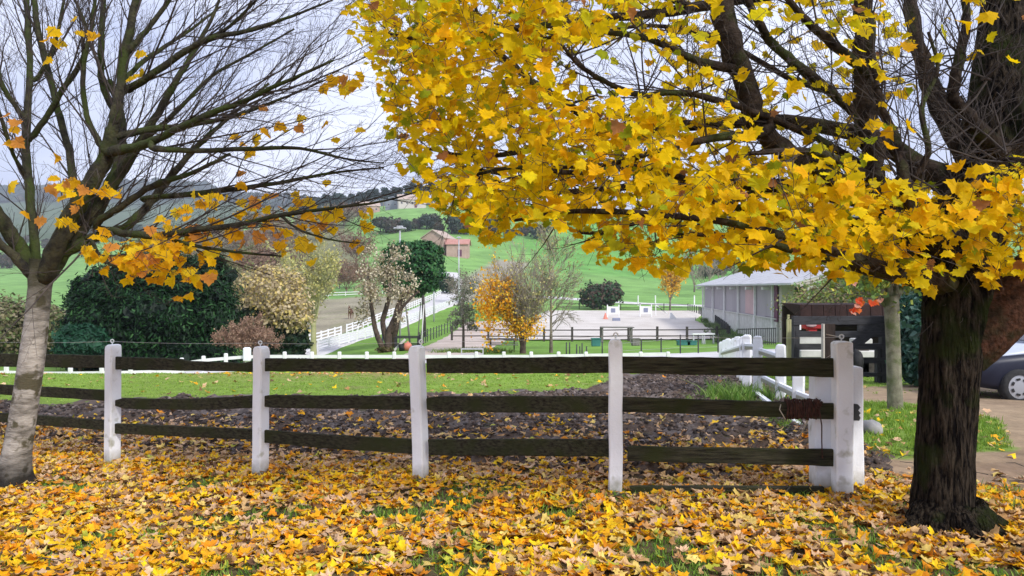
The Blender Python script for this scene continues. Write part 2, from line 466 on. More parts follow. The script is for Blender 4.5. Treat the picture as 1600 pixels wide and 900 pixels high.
# rough brown hillside centre left, far woods
hill = in_poly(XX, YY, [tuple(G(a, Y)[:2]) for a, Y in ((230, 150), (420, 146), (560, 200), (560, 330), (520, 470), (360, 500), (180, 430))])
C = mixc(C, (.20, .17, .10), hill * .85)
fx = XX + 40 * nf
C = mixc(C, (.075, .11, .05), smooth(YY + 60 * nf, 640, 760))
C = mixc(C, (.09, .13, .065), smooth(YY + 50 * fbm(XX, YY, .006, 9), 900, 960) * (1 - smooth(YY, 1350, 1500)) * .7)
C = mixc(C, (.035, .055, .035), smooth(YY + 90 * fbm(XX, YY, .004, 2), 1450, 1600))
C = mixc(C, (.12, .32, .06), .7 * smooth(fbm(XX, YY, .009, 12), .1, .5) * smooth(YY, 200, 260) * (1 - smooth(YY, 560, 640)))
# wheel-worn strip up the hill behind the bushes
C = mixc(C, (.33, .28, .23), (1 - smooth(seg_dist(XX, YY, [tuple(G(a, Y)[:2]) for a, Y in ((722, 138), (745, 165), (775, 215), (800, 260))]), 4, 8)) * .9)
nx, ny = len(xlines), len(ylines)
idx = np.arange(nx * ny).reshape(ny, nx)
quads = np.stack([idx[:-1, :-1], idx[:-1, 1:], idx[1:, 1:], idx[1:, :-1]], -1).reshape(-1, 4)
ground = np_mesh('ground', np.stack([XX, YY, ZZ], -1).reshape(-1, 3), quads, M['ground'], smooth=True, col=C.reshape(-1, 3), kind='structure')

# paddock mud: churned clods as real relief, its rim sunk below the grass
mx_, my_ = np.meshgrid(np.arange(-9.5, 6.2, .045), np.arange(6.0, 17.6, .045))
def fence_y(x): return np.interp(x, [-9, -4.11, -2.35, -.79, .805, 2.59, 6], [9.8, 7.6, 6.9, 6.42, 5.74, 5.73, 5.7])
def vnoise(x, y, s, seed):
    xs = x * s; ys = y * s
    xi = np.floor(xs).astype(int); yi = np.floor(ys).astype(int); fx_ = xs - xi; fy_ = ys - yi
    fx_ = fx_ * fx_ * (3 - 2 * fx_); fy_ = fy_ * fy_ * (3 - 2 * fy_)
    def h(a, b):
        n = (a * 374761393 + b * 668265263 + seed * 1442695) & 0x7fffffff
        n = (n ^ (n >> 13)) * 1274126177 & 0x7fffffff
        return ((n ^ (n >> 16)) & 0xffff) / 65535.0
    return (h(xi, yi) * (1 - fx_) + h(xi + 1, yi) * fx_) * (1 - fy_) + (h(xi, yi + 1) * (1 - fx_) + h(xi + 1, yi + 1) * fx_) * fy_
rim = smooth(my_ - fence_y(mx_), .25, .8) * (1 - smooth(my_ + .9 * fbm(mx_, my_, .9, 3) * .5 - MB_(mx_), 10.8, 12.2)) * smooth(-mx_ + .22 * (my_ - 6), -3.6, -3.0) 
cl = vnoise(mx_, my_, 9, 1) * .5 + vnoise(mx_, my_, 4.2, 5) * .5
cl = np.clip(cl - .34, 0, 1) * .20 + vnoise(mx_, my_, 17, 9) * .05 - .02
mz = T(mx_.ravel(), my_.ravel()).reshape(mx_.shape) - .03 + rim * (.02 + cl)
mc = np.zeros(mx_.shape + (3,)); mc[:] = (.092, .062, .044)
mc = mixc(mc, (.175, .145, .13), smooth(vnoise(mx_, my_, 2.2, 21), .45, .8) * .7)
mc = mixc(mc, (.055, .040, .034), smooth(vnoise(mx_, my_, 7, 31), .5, .8) * .8)
ii = np.arange(mx_.size).reshape(mx_.shape)
q = np.stack([ii[:-1, :-1], ii[:-1, 1:], ii[1:, 1:], ii[1:, :-1]], -1).reshape(-1, 4)
M['mud'] = tint_mat('churned_mud', rough=.7, nscale=14, namt=.45, spec=.3, bump=.6, bscale=30)
mud = np_mesh('mud', np.stack([mx_, my_, mz], -1).reshape(-1, 3), q, M['mud'], smooth=True, col=mc.reshape(-1, 3), kind='structure')

def clods(n):
    x = RNG.uniform(-9, 5.4, n); y = RNG.uniform(6.3, 16.4, n)
    k = (y > fence_y(x) + .5) & (y < 11.1 + .4 * np.sin(x * 2) + MB_(x)) & (x < 3.2 + .22 * (y - 6)) & (vnoise(x, y, 1.3, 77) > .25); x = x[k]; y = y[k]; n = len(x)
    i = np.clip(((x + 9.5) / .045).astype(int), 0, mx_.shape[1] - 1); j = np.clip(((y - 6.0) / .045).astype(int), 0, mx_.shape[0] - 1)
    s = RNG.uniform(.008, .034, n); b = np.array([(1, 0, 0), (0, 1, 0), (-1, 0, 0), (0, -1, 0), (0, 0, .8), (.6, .6, .5), (-.6, .6, .5), (-.6, -.6, .5), (.6, -.6, .5), (0, 0, -.6)], float)
    V = b[None] * s[:, None, None] * RNG.uniform(.6, 1.5, (n, 10, 3)) + np.stack([x, y, mz[j, i] + .004], -1)[:, None]
    f = np.array([(0, 5, 8), (5, 1, 6), (6, 2, 7), (7, 3, 8), (0, 1, 5), (1, 2, 6), (2, 3, 7), (3, 0, 8), (4, 5, 6), (4, 6, 7), (4, 7, 8), (4, 8, 5)])
    c = np.array([(.085, .058, .045), (.04, .028, .022), (.22, .18, .16), (.14, .10, .075)])[RNG.choice(4, n, p=[.35, .35, .12, .18])] * RNG.uniform(.7, 1.3, (n, 1))
    return np_mesh('mud_clods', V.reshape(-1, 3), (f[None] + (np.arange(n) * 10)[:, None, None]).reshape(-1, 3), M['mud'], mud, smooth=True, col=np.repeat(c[:, None], 10, 1).reshape(-1, 3), kind='stuff')
clods(60000)

def sheet(name, pts, widths, m, eps=.02, step=None):
    """a strip laid over the ground along world points"""
    pts = [Vector((p[0], p[1], 0)) for p in pts]
    out = []
    for i in range(len(pts) - 1):
        n = max(2, int((pts[i + 1] - pts[i]).length / (step or 1.0)))
        p0 = pts[max(i - 1, 0)]; p3 = pts[min(i + 2, len(pts) - 1)]
        for k in range(n + (i == len(pts) - 2)):
            t = k / n; a, b = pts[i], pts[i + 1]
            p = .5 * ((2 * a) + (b - p0) * t + (2 * p0 - 5 * a + 4 * b - p3) * t * t + (3 * a - p0 - 3 * b + p3) * t ** 3)
            out.append((p, widths[i] * (1 - t) + widths[i + 1] * t))
    V = []; nn = 13
    for i, (p, wd) in enumerate(out):
        d = (out[min(i + 1, len(out) - 1)][0] - out[max(i - 1, 0)][0]).normalized(); s = Vector((d.y, -d.x, 0))
        for k in range(nn):
            u = k / (nn - 1) * 2 - 1
            wob = 1 + .06 * sin(i * .9 + k) if abs(u) == 1 else 1
            q_ = p + s * (u * wd / 2 * wob)
            V.append((q_.x, q_.y, Tz(q_.x, q_.y) + (eps if abs(u) < .99 else -eps)))
    ii = np.arange(len(V)).reshape(-1, nn)
    q = np.stack([ii[:-1, :-1], ii[:-1, 1:], ii[1:, 1:], ii[1:, :-1]], -1).reshape(-1, 4)
    return np_mesh(name, V, q, m, smooth=True, kind='structure')
M['sand'] = mat('arena_sand', (.52, .475, .42), (.62, .575, .52), .95, .35, .25, 4, .1, stretch=(1, .6, 1))
M['path'] = mat('pale_gravel_path', (.52, .50, .48), (.66, .64, .63), .9, .8, .3, 6, .1)
M['track'] = mat('sandy_track', (.42, .34, .28), (.55, .47, .41), .95, .6, .3, 6, .1)
# cross path behind the low fence
sheet('footpath', [(-26, 27), (-18, 27.2), (-12, 27.6), (-6, 29), (0, 30), (5, 31), (9, 32.5), (13, 35), (20, 38)], [2.4, 2.4, 2.4, 2.6, 3, 4.2, 5.4, 6, 6], M['path'], .05, .5)
sheet('sandy_track', [tuple(G(a, Y)[:2]) for a, Y in ((690, 30), (690, 38), (708, 48), (735, 60), (752, 72), (765, 90))], [5.5, 4.6, 5, 6, 6.5, 7], M['track'], .08, .7)
sheet('lane', [tuple(G(a, Y)[:2]) for a, Y in ((420, 48), (500, 62), (575, 78), (636, 98), (668, 112), (694, 130), (708, 150), (712, 175), (702, 205))], [4.5, 4.6, 5, 5.2, 5.2, 6, 6, 5, 5], M['path'], .10, 1.0)
# riding arena of pale sand
ax, ay = np.meshgrid(np.linspace(-6, 36, 90), np.linspace(61, 117, 90))
def arena_in(x, y):
    return (x > np.interp(y, [61, 117], [-2.2, 5.5])) & (x < np.interp(y, [61, 90, 117], [19, 22.2, 31]))
ok = arena_in(ax, ay)
az = T(ax.ravel(), ay.ravel()).reshape(ax.shape) + np.where(ok, .10, -.25)
ii = np.arange(ax.size).reshape(ax.shape)
q = np.stack([ii[:-1, :-1], ii[:-1, 1:], ii[1:, 1:], ii[1:, :-1]], -1).reshape(-1, 4)
okq = ok.ravel()[q].any(1)
np_mesh('arena_sand', np.stack([ax, ay, az], -1).reshape(-1, 3), q[okq], M['sand'], smooth=True, kind='structure')
# pale farm road above the arena
sheet('farm_road', [tuple(G(a, Y)[:2]) for a, Y in ((760, 150), (830, 150), (890, 146), (960, 142), (1030, 138), (1090, 134), (1150, 132), (1250, 130))], [3, 3.4, 3.4, 3.4, 3.2, 3, 3, 3], M['path'], .2, 1.2)

# ------------------------------------------------------------------ front post-and-rail fence
fence = thing('post_and_rail_fence', 'long front fence of thick white posts with dark mossy rails, leaves at its foot', 'fence', (0, 6.3, 0))
POSTS = [(2.55, 5.72, 533), (.805, 5.74, 530), (-.79, 6.42, 540), (-2.35, 6.9, 541), (-4.11, 7.6, 538), (-6.0, 8.35, 538)]
def post_mesh(h, wx, wy, top=.05, bulge=.006, seed=0):
    """white cast post with a rounded top, worn arrises"""
    rr = random.Random(seed); V = []; F_ = []
    rings = [(-.25, 1), (.02, 1), (h * .25, 1), (h * .5, 1), (h * .75, 1), (h - top, 1), (h - top * .45, .93), (h - top * .12, .74), (h, .45)]
    b = .012
    for z, s in rings:
        hx, hy = wx / 2 * (s if s < 1 else 1), wy / 2 * (s ** .3)
        dx, dy = (rr.random() - .5) * bulge, (rr.random() - .5) * bulge
        for x, y in ((-hx + b, -hy), (0, -hy), (hx - b, -hy), (hx, -hy + b), (hx, hy - b), (hx - b, hy), (-hx + b, hy), (-hx, hy - b), (-hx, -hy + b)):
            V.append((x + dx + (rr.random() - .5) * .003, y + dy + (rr.random() - .5) * .003, z))
    for i in range(len(rings) - 1):
        for k in range(9):
            F_.append((i * 9 + k, i * 9 + (k + 1) % 9, i * 9 + 9 + (k + 1) % 9, i * 9 + 9 + k))
    F_.append(tuple((len(rings) - 1) * 9 + k for k in range(9)))
    return V, F_
def add_post(x, y, ztop, rz, wx, wy, parent, lean=0, seed=0, m='white_paint', top=.05, name='post'):
    z0 = Tz(x, y); V, F_ = post_mesh(ztop - z0, wx, wy, top, seed=seed)
    me = bpy.data.meshes.new('post'); me.from_pydata(V, [], F_); me.materials.append(M[m])
    o = bpy.data.objects.new(name, me); COL.objects.link(o); o.parent = parent
    o.location = Vector((x, y, z0)) - wloc(parent); o.rotation_euler = (0, lean, rz)
    return o
ang = [0, -.18, -.36, -.38, -.40, -.40]
posts = []
for i, (x, y, pt) in enumerate(POSTS):
    zt = CZ - (pt - 450) / F * y
    if i == 0: continue
    posts.append(add_post(x, y, zt, ang[i], .105, .13, fence, lean=[0, .0, -.035, .01, .015, 0][i], seed=i))
# gate post of three slabs
add_post(2.545, 5.70, CZ - 83 / F * 5.7, -.04, .128, .13, fence, 0, 30, top=.02)
add_post(2.47, 5.90, CZ - 128 / F * 5.9, -.04, .15, .16, fence, -.0, 31, top=.01)
add_post(2.71, 5.90, CZ - 122 / F * 5.9, -.04, .15, .14, fence, -.01, 32, top=.015)
mb = MB(); mb.prism([(-.026, -.062), (.016, -.064), (.026, -.042), (.014, -.02), (.027, -.004), (.008, .018), (.026, .04), (.006, .064), (-.024, .066)], (2.702, 5.815, .625), (1, 0, 0), (0, 0, 1), .03)
mb.build('latch', M['iron'], fence)

def rail(pL, pR, hL, hR, name='rail', sag=0, notch=None, m='rail_wood', th=.036, ends=(1, 1), label=None):
    """rough sawn board: many cross-sections, uneven edges"""
    mb = MB(); n = 16; d = (pR - pL); L = d.length; dn = d.normalized(); side = dn.cross(Vector((0, 0, 1))).normalized()
    up = side.cross(dn); V = []
    for i in range(n + 1):
        t = i / n; c = pL.lerp(pR, t) + up * (-sag * 4 * t * (1 - t)); h = hL * (1 - t) + hR * t
        ht = h / 2 + (R.random() - .5) * .005; hb = h / 2 + (R.random() - .5) * .006
        if notch and notch[0] < t < notch[1]: ht -= notch[2]
        if i == 0: ht -= (1 - ends[0]) * h * .3; hb -= (1 - ends[0]) * h * .3
        if i == n: ht -= (1 - ends[1]) * h * .25; hb -= (1 - ends[1]) * h * .15
        w_ = th / 2; bvl = .006; j = (R.random() - .5) * .004
        for a, b in ((-w_ + j, -hb + bvl), (-w_ + bvl, -hb), (w_ - bvl, -hb), (w_, -hb + bvl), (w_, ht - bvl), (w_ - bvl, ht), (-w_ + bvl, ht), (-w_ + j, ht - bvl)):
            q_ = c + side * a + up * b; V.append(tuple(q_))
    Fs = [tuple(range(8))] + [tuple(reversed(range(n * 8, n * 8 + 8)))]
    for i in range(n):
        for k in range(8): Fs.append((i * 8 + k, i * 8 + 8 + k, i * 8 + 8 + (k + 1) % 8, i * 8 + (k + 1) % 8))
    mb.add(V, Fs)
    # local frame along the board so the grain runs lengthways
    q3 = Matrix((dn, -side, up)).transposed()
    c = (pL + pR) / 2; inv = q3.transposed()
    me = bpy.data.meshes.new(name); me.from_pydata([tuple(inv @ (Vector(v) - c)) for v in mb.v], [], mb.f); me.materials.append(M[m])
    o = bpy.data.objects.new(name, me); COL.objects.link(o); o.parent = fence
    o.matrix_basis = Matrix.Translation(c - wloc(fence)) @ q3.to_4x4()
    if label: o['label'] = label
    return o
def depth_at(px, i, j):
    """depth on the fence line between posts i and j at photo column px"""
    (x1, y1, _), (x2, y2, _) = POSTS[i], POSTS[j]; k = (px - 800) / F
    t = (k * y1 - x1) / ((x2 - x1) - k * (y2 - y1)) if abs((x2 - x1) - k * (y2 - y1)) > 1e-9 else 0
    return y1 + t * (y2 - y1)
SEGS = {
 (0, 1): [(973, 1303, 557, 583, 560, 589, {}), (973, 1302, 620, 643, 630, 655, {}), (981, 1307, 697, 720, 702, 728, {}), (985, 1286, 759, 781, 760, 783, {'th': .05})],
 (1, 2): [(668, 952, 560, 583, 557, 583, {}), (668, 952, 619, 643, 619, 645, {'ends': (.6, 1)}), (671, 951, 686, 711, 686, 713, {})],
 (2, 3): [(413, 645, 560, 580, 561, 582, {}), (413, 645, 617, 637, 619, 640, {'ends': (.7, 1)}), (412, 650, 671, 691, 686, 709, {'sag': .008})],
 (3, 4): [(181, 395, 557, 577, 564, 581, {'notch': (.55, .99, .02)}), (181, 395, 621, 637, 618, 637, {'sag': .02, 'ends': (.2, 1)}), (177, 395, 661, 677, 670, 687, {})],
 (4, 5): [(-80, 166, 551, 572, 555, 575, {}), (-80, 166, 597, 611, 609, 626, {}), (-80, 166, 639, 653, 656, 672, {})],
}
for (i, j), rl in SEGS.items():
    for (a, b, ya, yb, yc, yd, kw) in rl:
        Ya, Yb = depth_at(a, i, j), depth_at(b, i, j)
        if i == 0: Ya += -.0; Yb += -.0
        rail(P(a, (ya + yb) / 2, Ya), P(b, (yc + yd) / 2, Yb), (yb - ya) / F * Ya, (yd - yc) / F * Yb, **kw)
zblend(M['white_paint'], .16, .0, (.20, .19, .11), 14, .07, .85)
# thin electric wire strung through eye insulators on the post tops
M['wire'] = mat('wire', (.5, .5, .48), rough=.4, metal=.6)
M['plastic_white'] = mat('white_plastic', (.75, .76, .75), rough=.4)
tops = []
for i, (x, y, pt) in enumerate(POSTS):
    zt = CZ - (pt - 450) / F * y
    c = Vector((x, y, zt + .03)); tops.append(c)
    mb = MB(); ring = [c + Vector((cos(a) * .016, 0, sin(a) * .016 + .004)) for a in np.linspace(0, 2 * pi, 13)]
    mb.tube(ring, .006, 5); mb.tube([c - Vector((0, 0, .05)), c - Vector((0, 0, .012))], .005, 5)
    mb.build('insulator', M['plastic_white'], fence, True)
mb = MB()
for a, b in zip(tops[:-1], tops[1:]):
    mb.tube([a.lerp(b, t) - Vector((0, 0, .05 * t * (1 - t))) for t in np.linspace(0, 1, 10)], .0014, 4)
mb.tube([tops[0], tops[0] + Vector((-.10, .05, .02))], .003, 4); mb.tube([tops[0], tops[0] + Vector((.10, .3, -.13)), tops[0] + Vector((.35, 1.6, -.45))], .002, 4)
mb.build('wire', M['wire'], fence)
# brown cord wound round the middle rail beside the gate post
M['cord'] = mat('brown_cord', (.03, .012, .010), (.08, .035, .025), .9, 30)
cord = tag(bpy.data.objects.new('cord', None), 'tangled brown cord wound round the middle rail beside the gate post', 'cord'); COL.objects.link(cord); cord.location = P(1262, 640, 5.7)
mb = MB()
for k in range(16):
    px = 1228 + k * 3.2; c = P(px, 639 + R.uniform(-1, 1), 5.725); pts = []
    for a in np.linspace(0, 2 * pi, 11):
        pts.append(c + Vector((R.uniform(-.006, .006) + .006 * a / 6, cos(a) * .034, sin(a) * (.072 + R.uniform(-.004, .01)))))
    mb.tube(pts, .0055 + R.random() * .003, 5)
c = P(1279, 632, 5.66)
for k in range(7):
    pts = [c + Vector((R.uniform(-.03, .03), R.uniform(-.02, .02), R.uniform(-.03, .04))) for _ in range(6)]
    mb.tube(pts, .006, 5)
mb.tube([c, P(1284, 665, 5.67), P(1284, 690, 5.67), P(1285, 716, 5.68)], .005, 5)
mb.build('coil', M['cord'], cord, True)
mb = MB(); mb.tube([P(1220, 632, 5.69), P(1218, 640, 5.67), P(1224, 650, 5.68), P(1227, 655, 5.70)], .004, 5)
mb.tube([P(1263, 655, 5.76), P(1255, 672, 6.1), P(1247, 686, 6.5)], .006, 5); mb.build('loose_end', mat('pale_cord', (.5, .45, .36)), cord, True)

# ------------------------------------------------------------------ broken white fence behind the gate post
wf = thing('old_white_fence', 'old white picket-topped fence running back from the gate post with sagging rails', 'fence', G(1200, 11))
def wpost(px, Y, ptop, wd=.14, nm='post', lean=0):
    x = (px - 800) / F * Y
    return add_post(x, Y, CZ - (ptop - 450) / F * Y, -.5, wd, wd * .8, wf, lean, int(px), 'white_paint', .07, nm)
wl = [(1290, 7.6, 560), (1248, 9.3, 565), (1220, 10.8, 538), (1184, 12.0, 525)]
for px, Y, t in wl[1:]: wpost(px, Y, t)
for k in range(9):
    wpost(1167 - k * 4.9, 13.2 + k * 1.15, 523 + (k % 3) * 1.5 + k * 1.0, .15)
for (a, Ya, ya), (b, Yb, yb) in (((1186, 12, 548), (1222, 10.8, 560)), ((1190, 12.0, 590), (1218, 10.8, 604)), ((1218, 10.8, 603), (1250, 9.3, 618)), ((1246, 9.3, 617), (1288, 7.6, 634)), ((1190, 12.2, 543), (1160, 13.4, 541))):
    piece('rail', P(a, ya, Ya), P(b, yb, Yb), .10, .05, M['white_paint'], wf)
piece('rail', P(1127, 552, 22), P(1165, 541, 13.4), .09, .04, M['white_paint'], wf)
piece('fallen_rail', P(1178, 614, 11.2), P(1252, 670, 8.6) , .10, .06, M['white_paint'], wf, label='white rail fallen slantwise to the ground')
piece('leaning_post', P(1279, 585, 7.8), P(1276, 690, 7.6), .09, .07, M['white_paint'], wf, up=Vector((1, 0, 0)))

# low single-rail fence along the footpath
lowf = thing('low_white_fence', 'knee-high white fence with one rail beside the footpath below the paddock', 'fence', G(600, 26))
pl = [(-88, 24, 574, 598, 583), (-39, 24, 574, 598, 583), (10, 24, 568, 598, 582), (61, 24, 574, 598, 583.5), (110, 24, 574, 598, 583.5), (159, 24, 573, 597, 583), (204, 24.3, 575, 596, 582), (245, 24.8, 577, 593, 581), (284, 25.3, 577, 590, 579)]
def lowrun(pl, nm='post'):
    prev = None
    for px, Y, a, b, r_ in pl:
        p = P(px, r_, Y); g = G(px, Y)
        zt = CZ - (a - 450) / F * Y
        mb = MB(); mb.box((g.x, Y, (g.z - .05 + zt) / 2), (.13, .10, zt - g.z + .05), bev=.02); mb.build('post', M['white_far'], lowf)
        if prev is not None: piece('rail', prev, p + Vector((0, -.07, 0)) * 0, .11, .05, M['white_far'], lowf)
        prev = p
lowrun(pl)
lowrun([(284, 27, 559, 575, 568), (318, 27, 556, 570, 563), (353, 27, 552, 568, 560), (386, 27, 544, 566, 557.5)] +
       [(402 + 42.8 * k, 27 - .03 * k, 549.5, 572, 557 + (0 if k < 11 else (k - 10) * -.8)) for k in range(16)])
pg = P(386, 554, 26.9); mb = MB(); mb.box((pg.x, 26.9, pg.z), (.26, .2, .52), bev=.04); mb.build('end_block', M['white_paint'], lowf)

# grey boulders by the gate post
M['rock'] = mat('grey_boulder', (.22, .22, .22), (.36, .35, .34), .85, 4, .4, 18, .2)
def blob(mb, c, rx, ry, rz, nu=14, nv=9, amt=.1, seed=0):
    c = Vector(c); V = []
    for i in range(nv + 1):
        for k in range(nu):
            th = pi * i / nv; ph = 2 * pi * k / nu
            d = Vector((sin(th) * cos(ph), sin(th) * sin(ph), cos(th)))
            s = 1 + amt * (sin(3.1 * d.x * 2 + seed) * cos(2.7 * d.y * 2 + seed * 2) + .5 * sin(7 * d.z + 5 * d.x + seed))
            V.append(c + Vector((d.x * rx * s, d.y * ry * s, d.z * rz * s)))
    F_ = []
    for i in range(nv):
        for k in range(nu): F_.append((i * nu + k, (i + 1) * nu + k, (i + 1) * nu + (k + 1) % nu, i * nu + (k + 1) % nu))
    mb.add(V, F_)
for (px, Y, rx, ry, rz, lab) in ((1362, 8.2, .11, .13, .10, 'smooth grey boulder beside the gate post at the grass edge'), (1241, 9.2, .14, .10, .07, 'flat grey stone under the middle rail among the leaves')):
    g = G(px, Y); mb = MB(); blob(mb, g + Vector((0, 0, rz * .5)), rx, ry, rz, seed=px)
    tag(mb.build('boulder', M['rock'], None, True, origin=g), lab, 'boulder')
# ------------------------------------------------------------------ maple leaves
HALF = [(.05, -.03), (.26, -.18), (.35, -.02), (.62, .08), (.54, .25), (.64, .47), (.40, .47), (.35, .64), (.19, .68)]
LOBED = [(0, 0)] + HALF + [(0, 1.0)] + [(-x, y) for x, y in reversed(HALF)]
SIMPLE = [(0, 0), (.34, -.14), (.34, .05), (.60, .32), (.28, .40), (0, 1.0), (-.28, .40), (-.60, .32), (-.34, .05), (-.34, -.14)]
def leaf_template(outline, stem=True, seed=0, curl=.25):
    rr = random.Random(seed); pts = [(0, .32, 0)] + [(x, y, 0) for x, y in outline]
    a, b, c, d = rr.uniform(-1, 1) * curl, rr.uniform(-.6, 1) * curl, rr.uniform(.1, .5) * curl, rr.random() * 6
    V = [(x * (1 + .08 * sin(d + 9 * y)), y - .3, a * x * x * 1.6 + b * (y - .3) ** 2 - c * abs(x) * .7 + .05 * curl * sin(11 * x + d) * cos(9 * y)) for x, y, _ in pts]
    n = len(outline)
    Fq = [(0, 1 + i, 1 + (i + 1) % n) for i in range(n)]
    if stem:
        k = len(V); V += [(-.015, -.30, 0), (.015, -.30, 0), (.03 + .2 * a, -.85, -.08)]; Fq.append((k, k + 1, k + 2))
    return np.array(V, float), np.array(Fq, int)
TEMPL = [leaf_template(LOBED, True, s, .55) for s in range(6)]
TEMPL_S = [leaf_template(SIMPLE, False, s, .5) for s in range(4)]
TEMPL_F = [leaf_template(LOBED, True, s, .7 + .12 * (s % 4)) for s in range(20, 26)] + [leaf_template([(x * 1.15, y) for x, y in SIMPLE], False, s, 1.1) for s in range(30, 34)]
def frames(nrm, yaw):
    """rotation matrices (n,3,3) with local z on nrm"""
    z = nrm / np.linalg.norm(nrm, axis=1, keepdims=True)
    ref = np.stack([np.cos(yaw), np.sin(yaw), np.zeros_like(yaw)], -1) + 1e-3
    x = ref - z * (ref * z).sum(1, keepdims=True); x /= np.linalg.norm(x, axis=1, keepdims=True) + 1e-9
    y = np.cross(z, x)
    return np.stack([x, y, z], -1)
def leaves_mesh(name, pos, nrm, yaw, size, col, m, parent, templ=TEMPL, kind='stuff', droop=None):
    pos = np.asarray(pos, float); n = len(pos)
    Q = frames(np.asarray(nrm, float), np.asarray(yaw, float))
    if droop is not None:  # local y axis given instead of yaw
        z = nrm / np.linalg.norm(nrm, axis=1, keepdims=True)
        y = droop - z * (droop * z).sum(1, keepdims=True); y /= np.linalg.norm(y, axis=1, keepdims=True) + 1e-9
        Q = np.stack([np.cross(y, z), y, z], -1)
    tsel = RNG.integers(0, len(templ), n); Vs = []; Fs = []; Cs = []; b = 0
    for t, (tv, tf) in enumerate(templ):
        k = np.where(tsel == t)[0]
        if not len(k): continue
        v = np.einsum('nij,vj->nvi', Q[k], tv) * size[k][:, None, None] + pos[k][:, None, :]
        f = tf[None] + (np.arange(len(k)) * len(tv))[:, None, None] + b
        cc = np.repeat(col[k][:, None, :], len(tv), 1)
        cc = cc * RNG.uniform(.72, 1.12, cc.shape[:2])[..., None]; cc[:, 0] *= .9
        Vs.append(v.reshape(-1, 3)); Fs.append(f.reshape(-1, 3)); Cs.append(cc.reshape(-1, 3)); b += v.shape[0] * v.shape[1]
    return np_mesh(name, np.concatenate(Vs), np.concatenate(Fs), m, parent, col=np.concatenate(Cs), kind=kind)
def leaf_objects(name, pos, nrm, droop, size, cols, m, parent, templ, nvar=24):
    """single leaves, each its own object, sharing nvar meshes"""
    z = nrm / np.linalg.norm(nrm, axis=1, keepdims=True)
    y = droop - z * (droop * z).sum(1, keepdims=True); y /= np.linalg.norm(y, axis=1, keepdims=True) + 1e-9
    Q = np.stack([np.cross(y, z), y, z], -1)
    mes = []
    for i in range(nvar):
        tv, tf = templ[i % len(templ)]
        me = bpy.data.meshes.new(name); me.from_pydata([tuple(v) for v in tv], [], [tuple(int(a) for a in f) for f in tf]); me.materials.append(m)
        a = me.attributes.new('tint', 'FLOAT_COLOR', 'POINT'); c = cols[i % len(cols)]
        for k in range(len(tv)): a.data[k].color = (c[0] * (.86 if k == 0 else 1), c[1] * (.86 if k == 0 else 1), c[2], 1)
        mes.append(me)
    off = wloc(parent)
    for i in range(len(pos)):
        o = bpy.data.objects.new(name, mes[i % nvar]); COL.objects.link(o); o.parent = parent
        q = Matrix([list(r) for r in Q[i]]).to_4x4()
        o.matrix_basis = Matrix.Translation(Vector(pos[i]) - off) @ q @ Matrix.Scale(float(size[i]), 4)
def pick(cols, wts, n):
    cols = np.array(cols, float); k = RNG.choice(len(cols), n, p=np.array(wts) / np.sum(wts))
    c = cols[k] * RNG.uniform(.82, 1.15, (n, 1)); return np.clip(c, 0, .95)

def rvec_(s=1.0): return Vector((R.gauss(0, s), R.gauss(0, s), R.gauss(0, s)))
# fallen leaves -------------------------------------------------------
FC = [(.93, .58, .012), (.92, .45, .010), (.82, .30, .012), (.66, .42, .18), (.70, .46, .27), (.50, .27, .10), (.20, .10, .045), (.50, .50, .05), (.82, .60, .16)]
def scatter_ground(n, xr, yr, dens):
    x = RNG.uniform(*xr, n); y = RNG.uniform(*yr, n)
    k = RNG.random(n) < dens(x, y); return x[k], y[k]
def drivemask(x, y): return in_poly(x, y, drive).astype(float)
def dens_near(x, y):
    fy = fence_y(x); d = np.ones_like(x)
    beyond = y - fy
    d *= np.where(beyond < .25, 1, np.clip(.74 - .34 * (beyond - .25), .06, 1))
    d *= 1 - .90 * drivemask(x, y) * np.where(y > 4.3, 1, .3)
    d *= np.where((x > 3.1) & (y > 6.3), .22, 1)
    d *= 1 - .82 * smooth(fbm(x, y, 2.3, 17), .40, .9) * (y < fence_y(x))
    d *= 1 - .5 * smooth(fbm(x, y, 1.6, 6), .55, 1.0)
    d *= np.where(y < 3.2, .6, 1)
    tr = np.hypot((x - 2.93) / .50, (y - 4.95) / .5); d *= np.where(tr < .45, .1, 1)
    return d
x1, y1 = scatter_ground(82000, (-7.8, 6.8), (2.2, 10.2), dens_near)
x2, y2 = scatter_ground(5200, (-14, 7), (9, 17), lambda x, y: np.clip(.26 - .06 * (y - 9), .05, 1) * np.ones_like(x) * (1 - .8 * drivemask(x, y)))
x3, y3 = scatter_ground(5200, (-16, 4), (13, 24), lambda x, y: .06 + .9 * np.exp(-((x + 4.4) / 3) ** 4) * np.exp(-((y - 19) / 2.2) ** 2))
def mud_h(x, y):
    i = np.clip(((x + 9.5) / .045).astype(int), 0, mx_.shape[1] - 1); j = np.clip(((y - 6.0) / .045).astype(int), 0, mx_.shape[0] - 1)
    z = mz[j, i]; ins = (x > -9.5) & (x < 6.2) & (y > 6.0) & (y < 12.6)
    return np.maximum(T(x, y), np.where(ins, z, -99))
def litter(x, y, lay, colw, size, tilt):
    n = len(x); z = mud_h(x, y) + .012 + RNG.random(n) * lay
    nr = np.stack([RNG.normal(0, tilt, n), RNG.normal(0, tilt, n), np.ones(n)], -1)
    nr[RNG.random(n) < .5] *= 1
    return np.stack([x, y, z], -1), nr, RNG.uniform(0, 2 * pi, n), RNG.uniform(size * .62, size * 1.15, n), pick(FC, colw, n)
p1_, n1_, w1_, s1_, c1_ = litter(x1, y1, .03, [27, 34, 14, 9, 6, 10, 8, 3, 10], .073, .20)
bey = (y1 - fence_y(x1)) > .15
c1_[bey] = pick(FC, [14, 8, 6, 20, 26, 16, 8, 1, 8], int(bey.sum()))
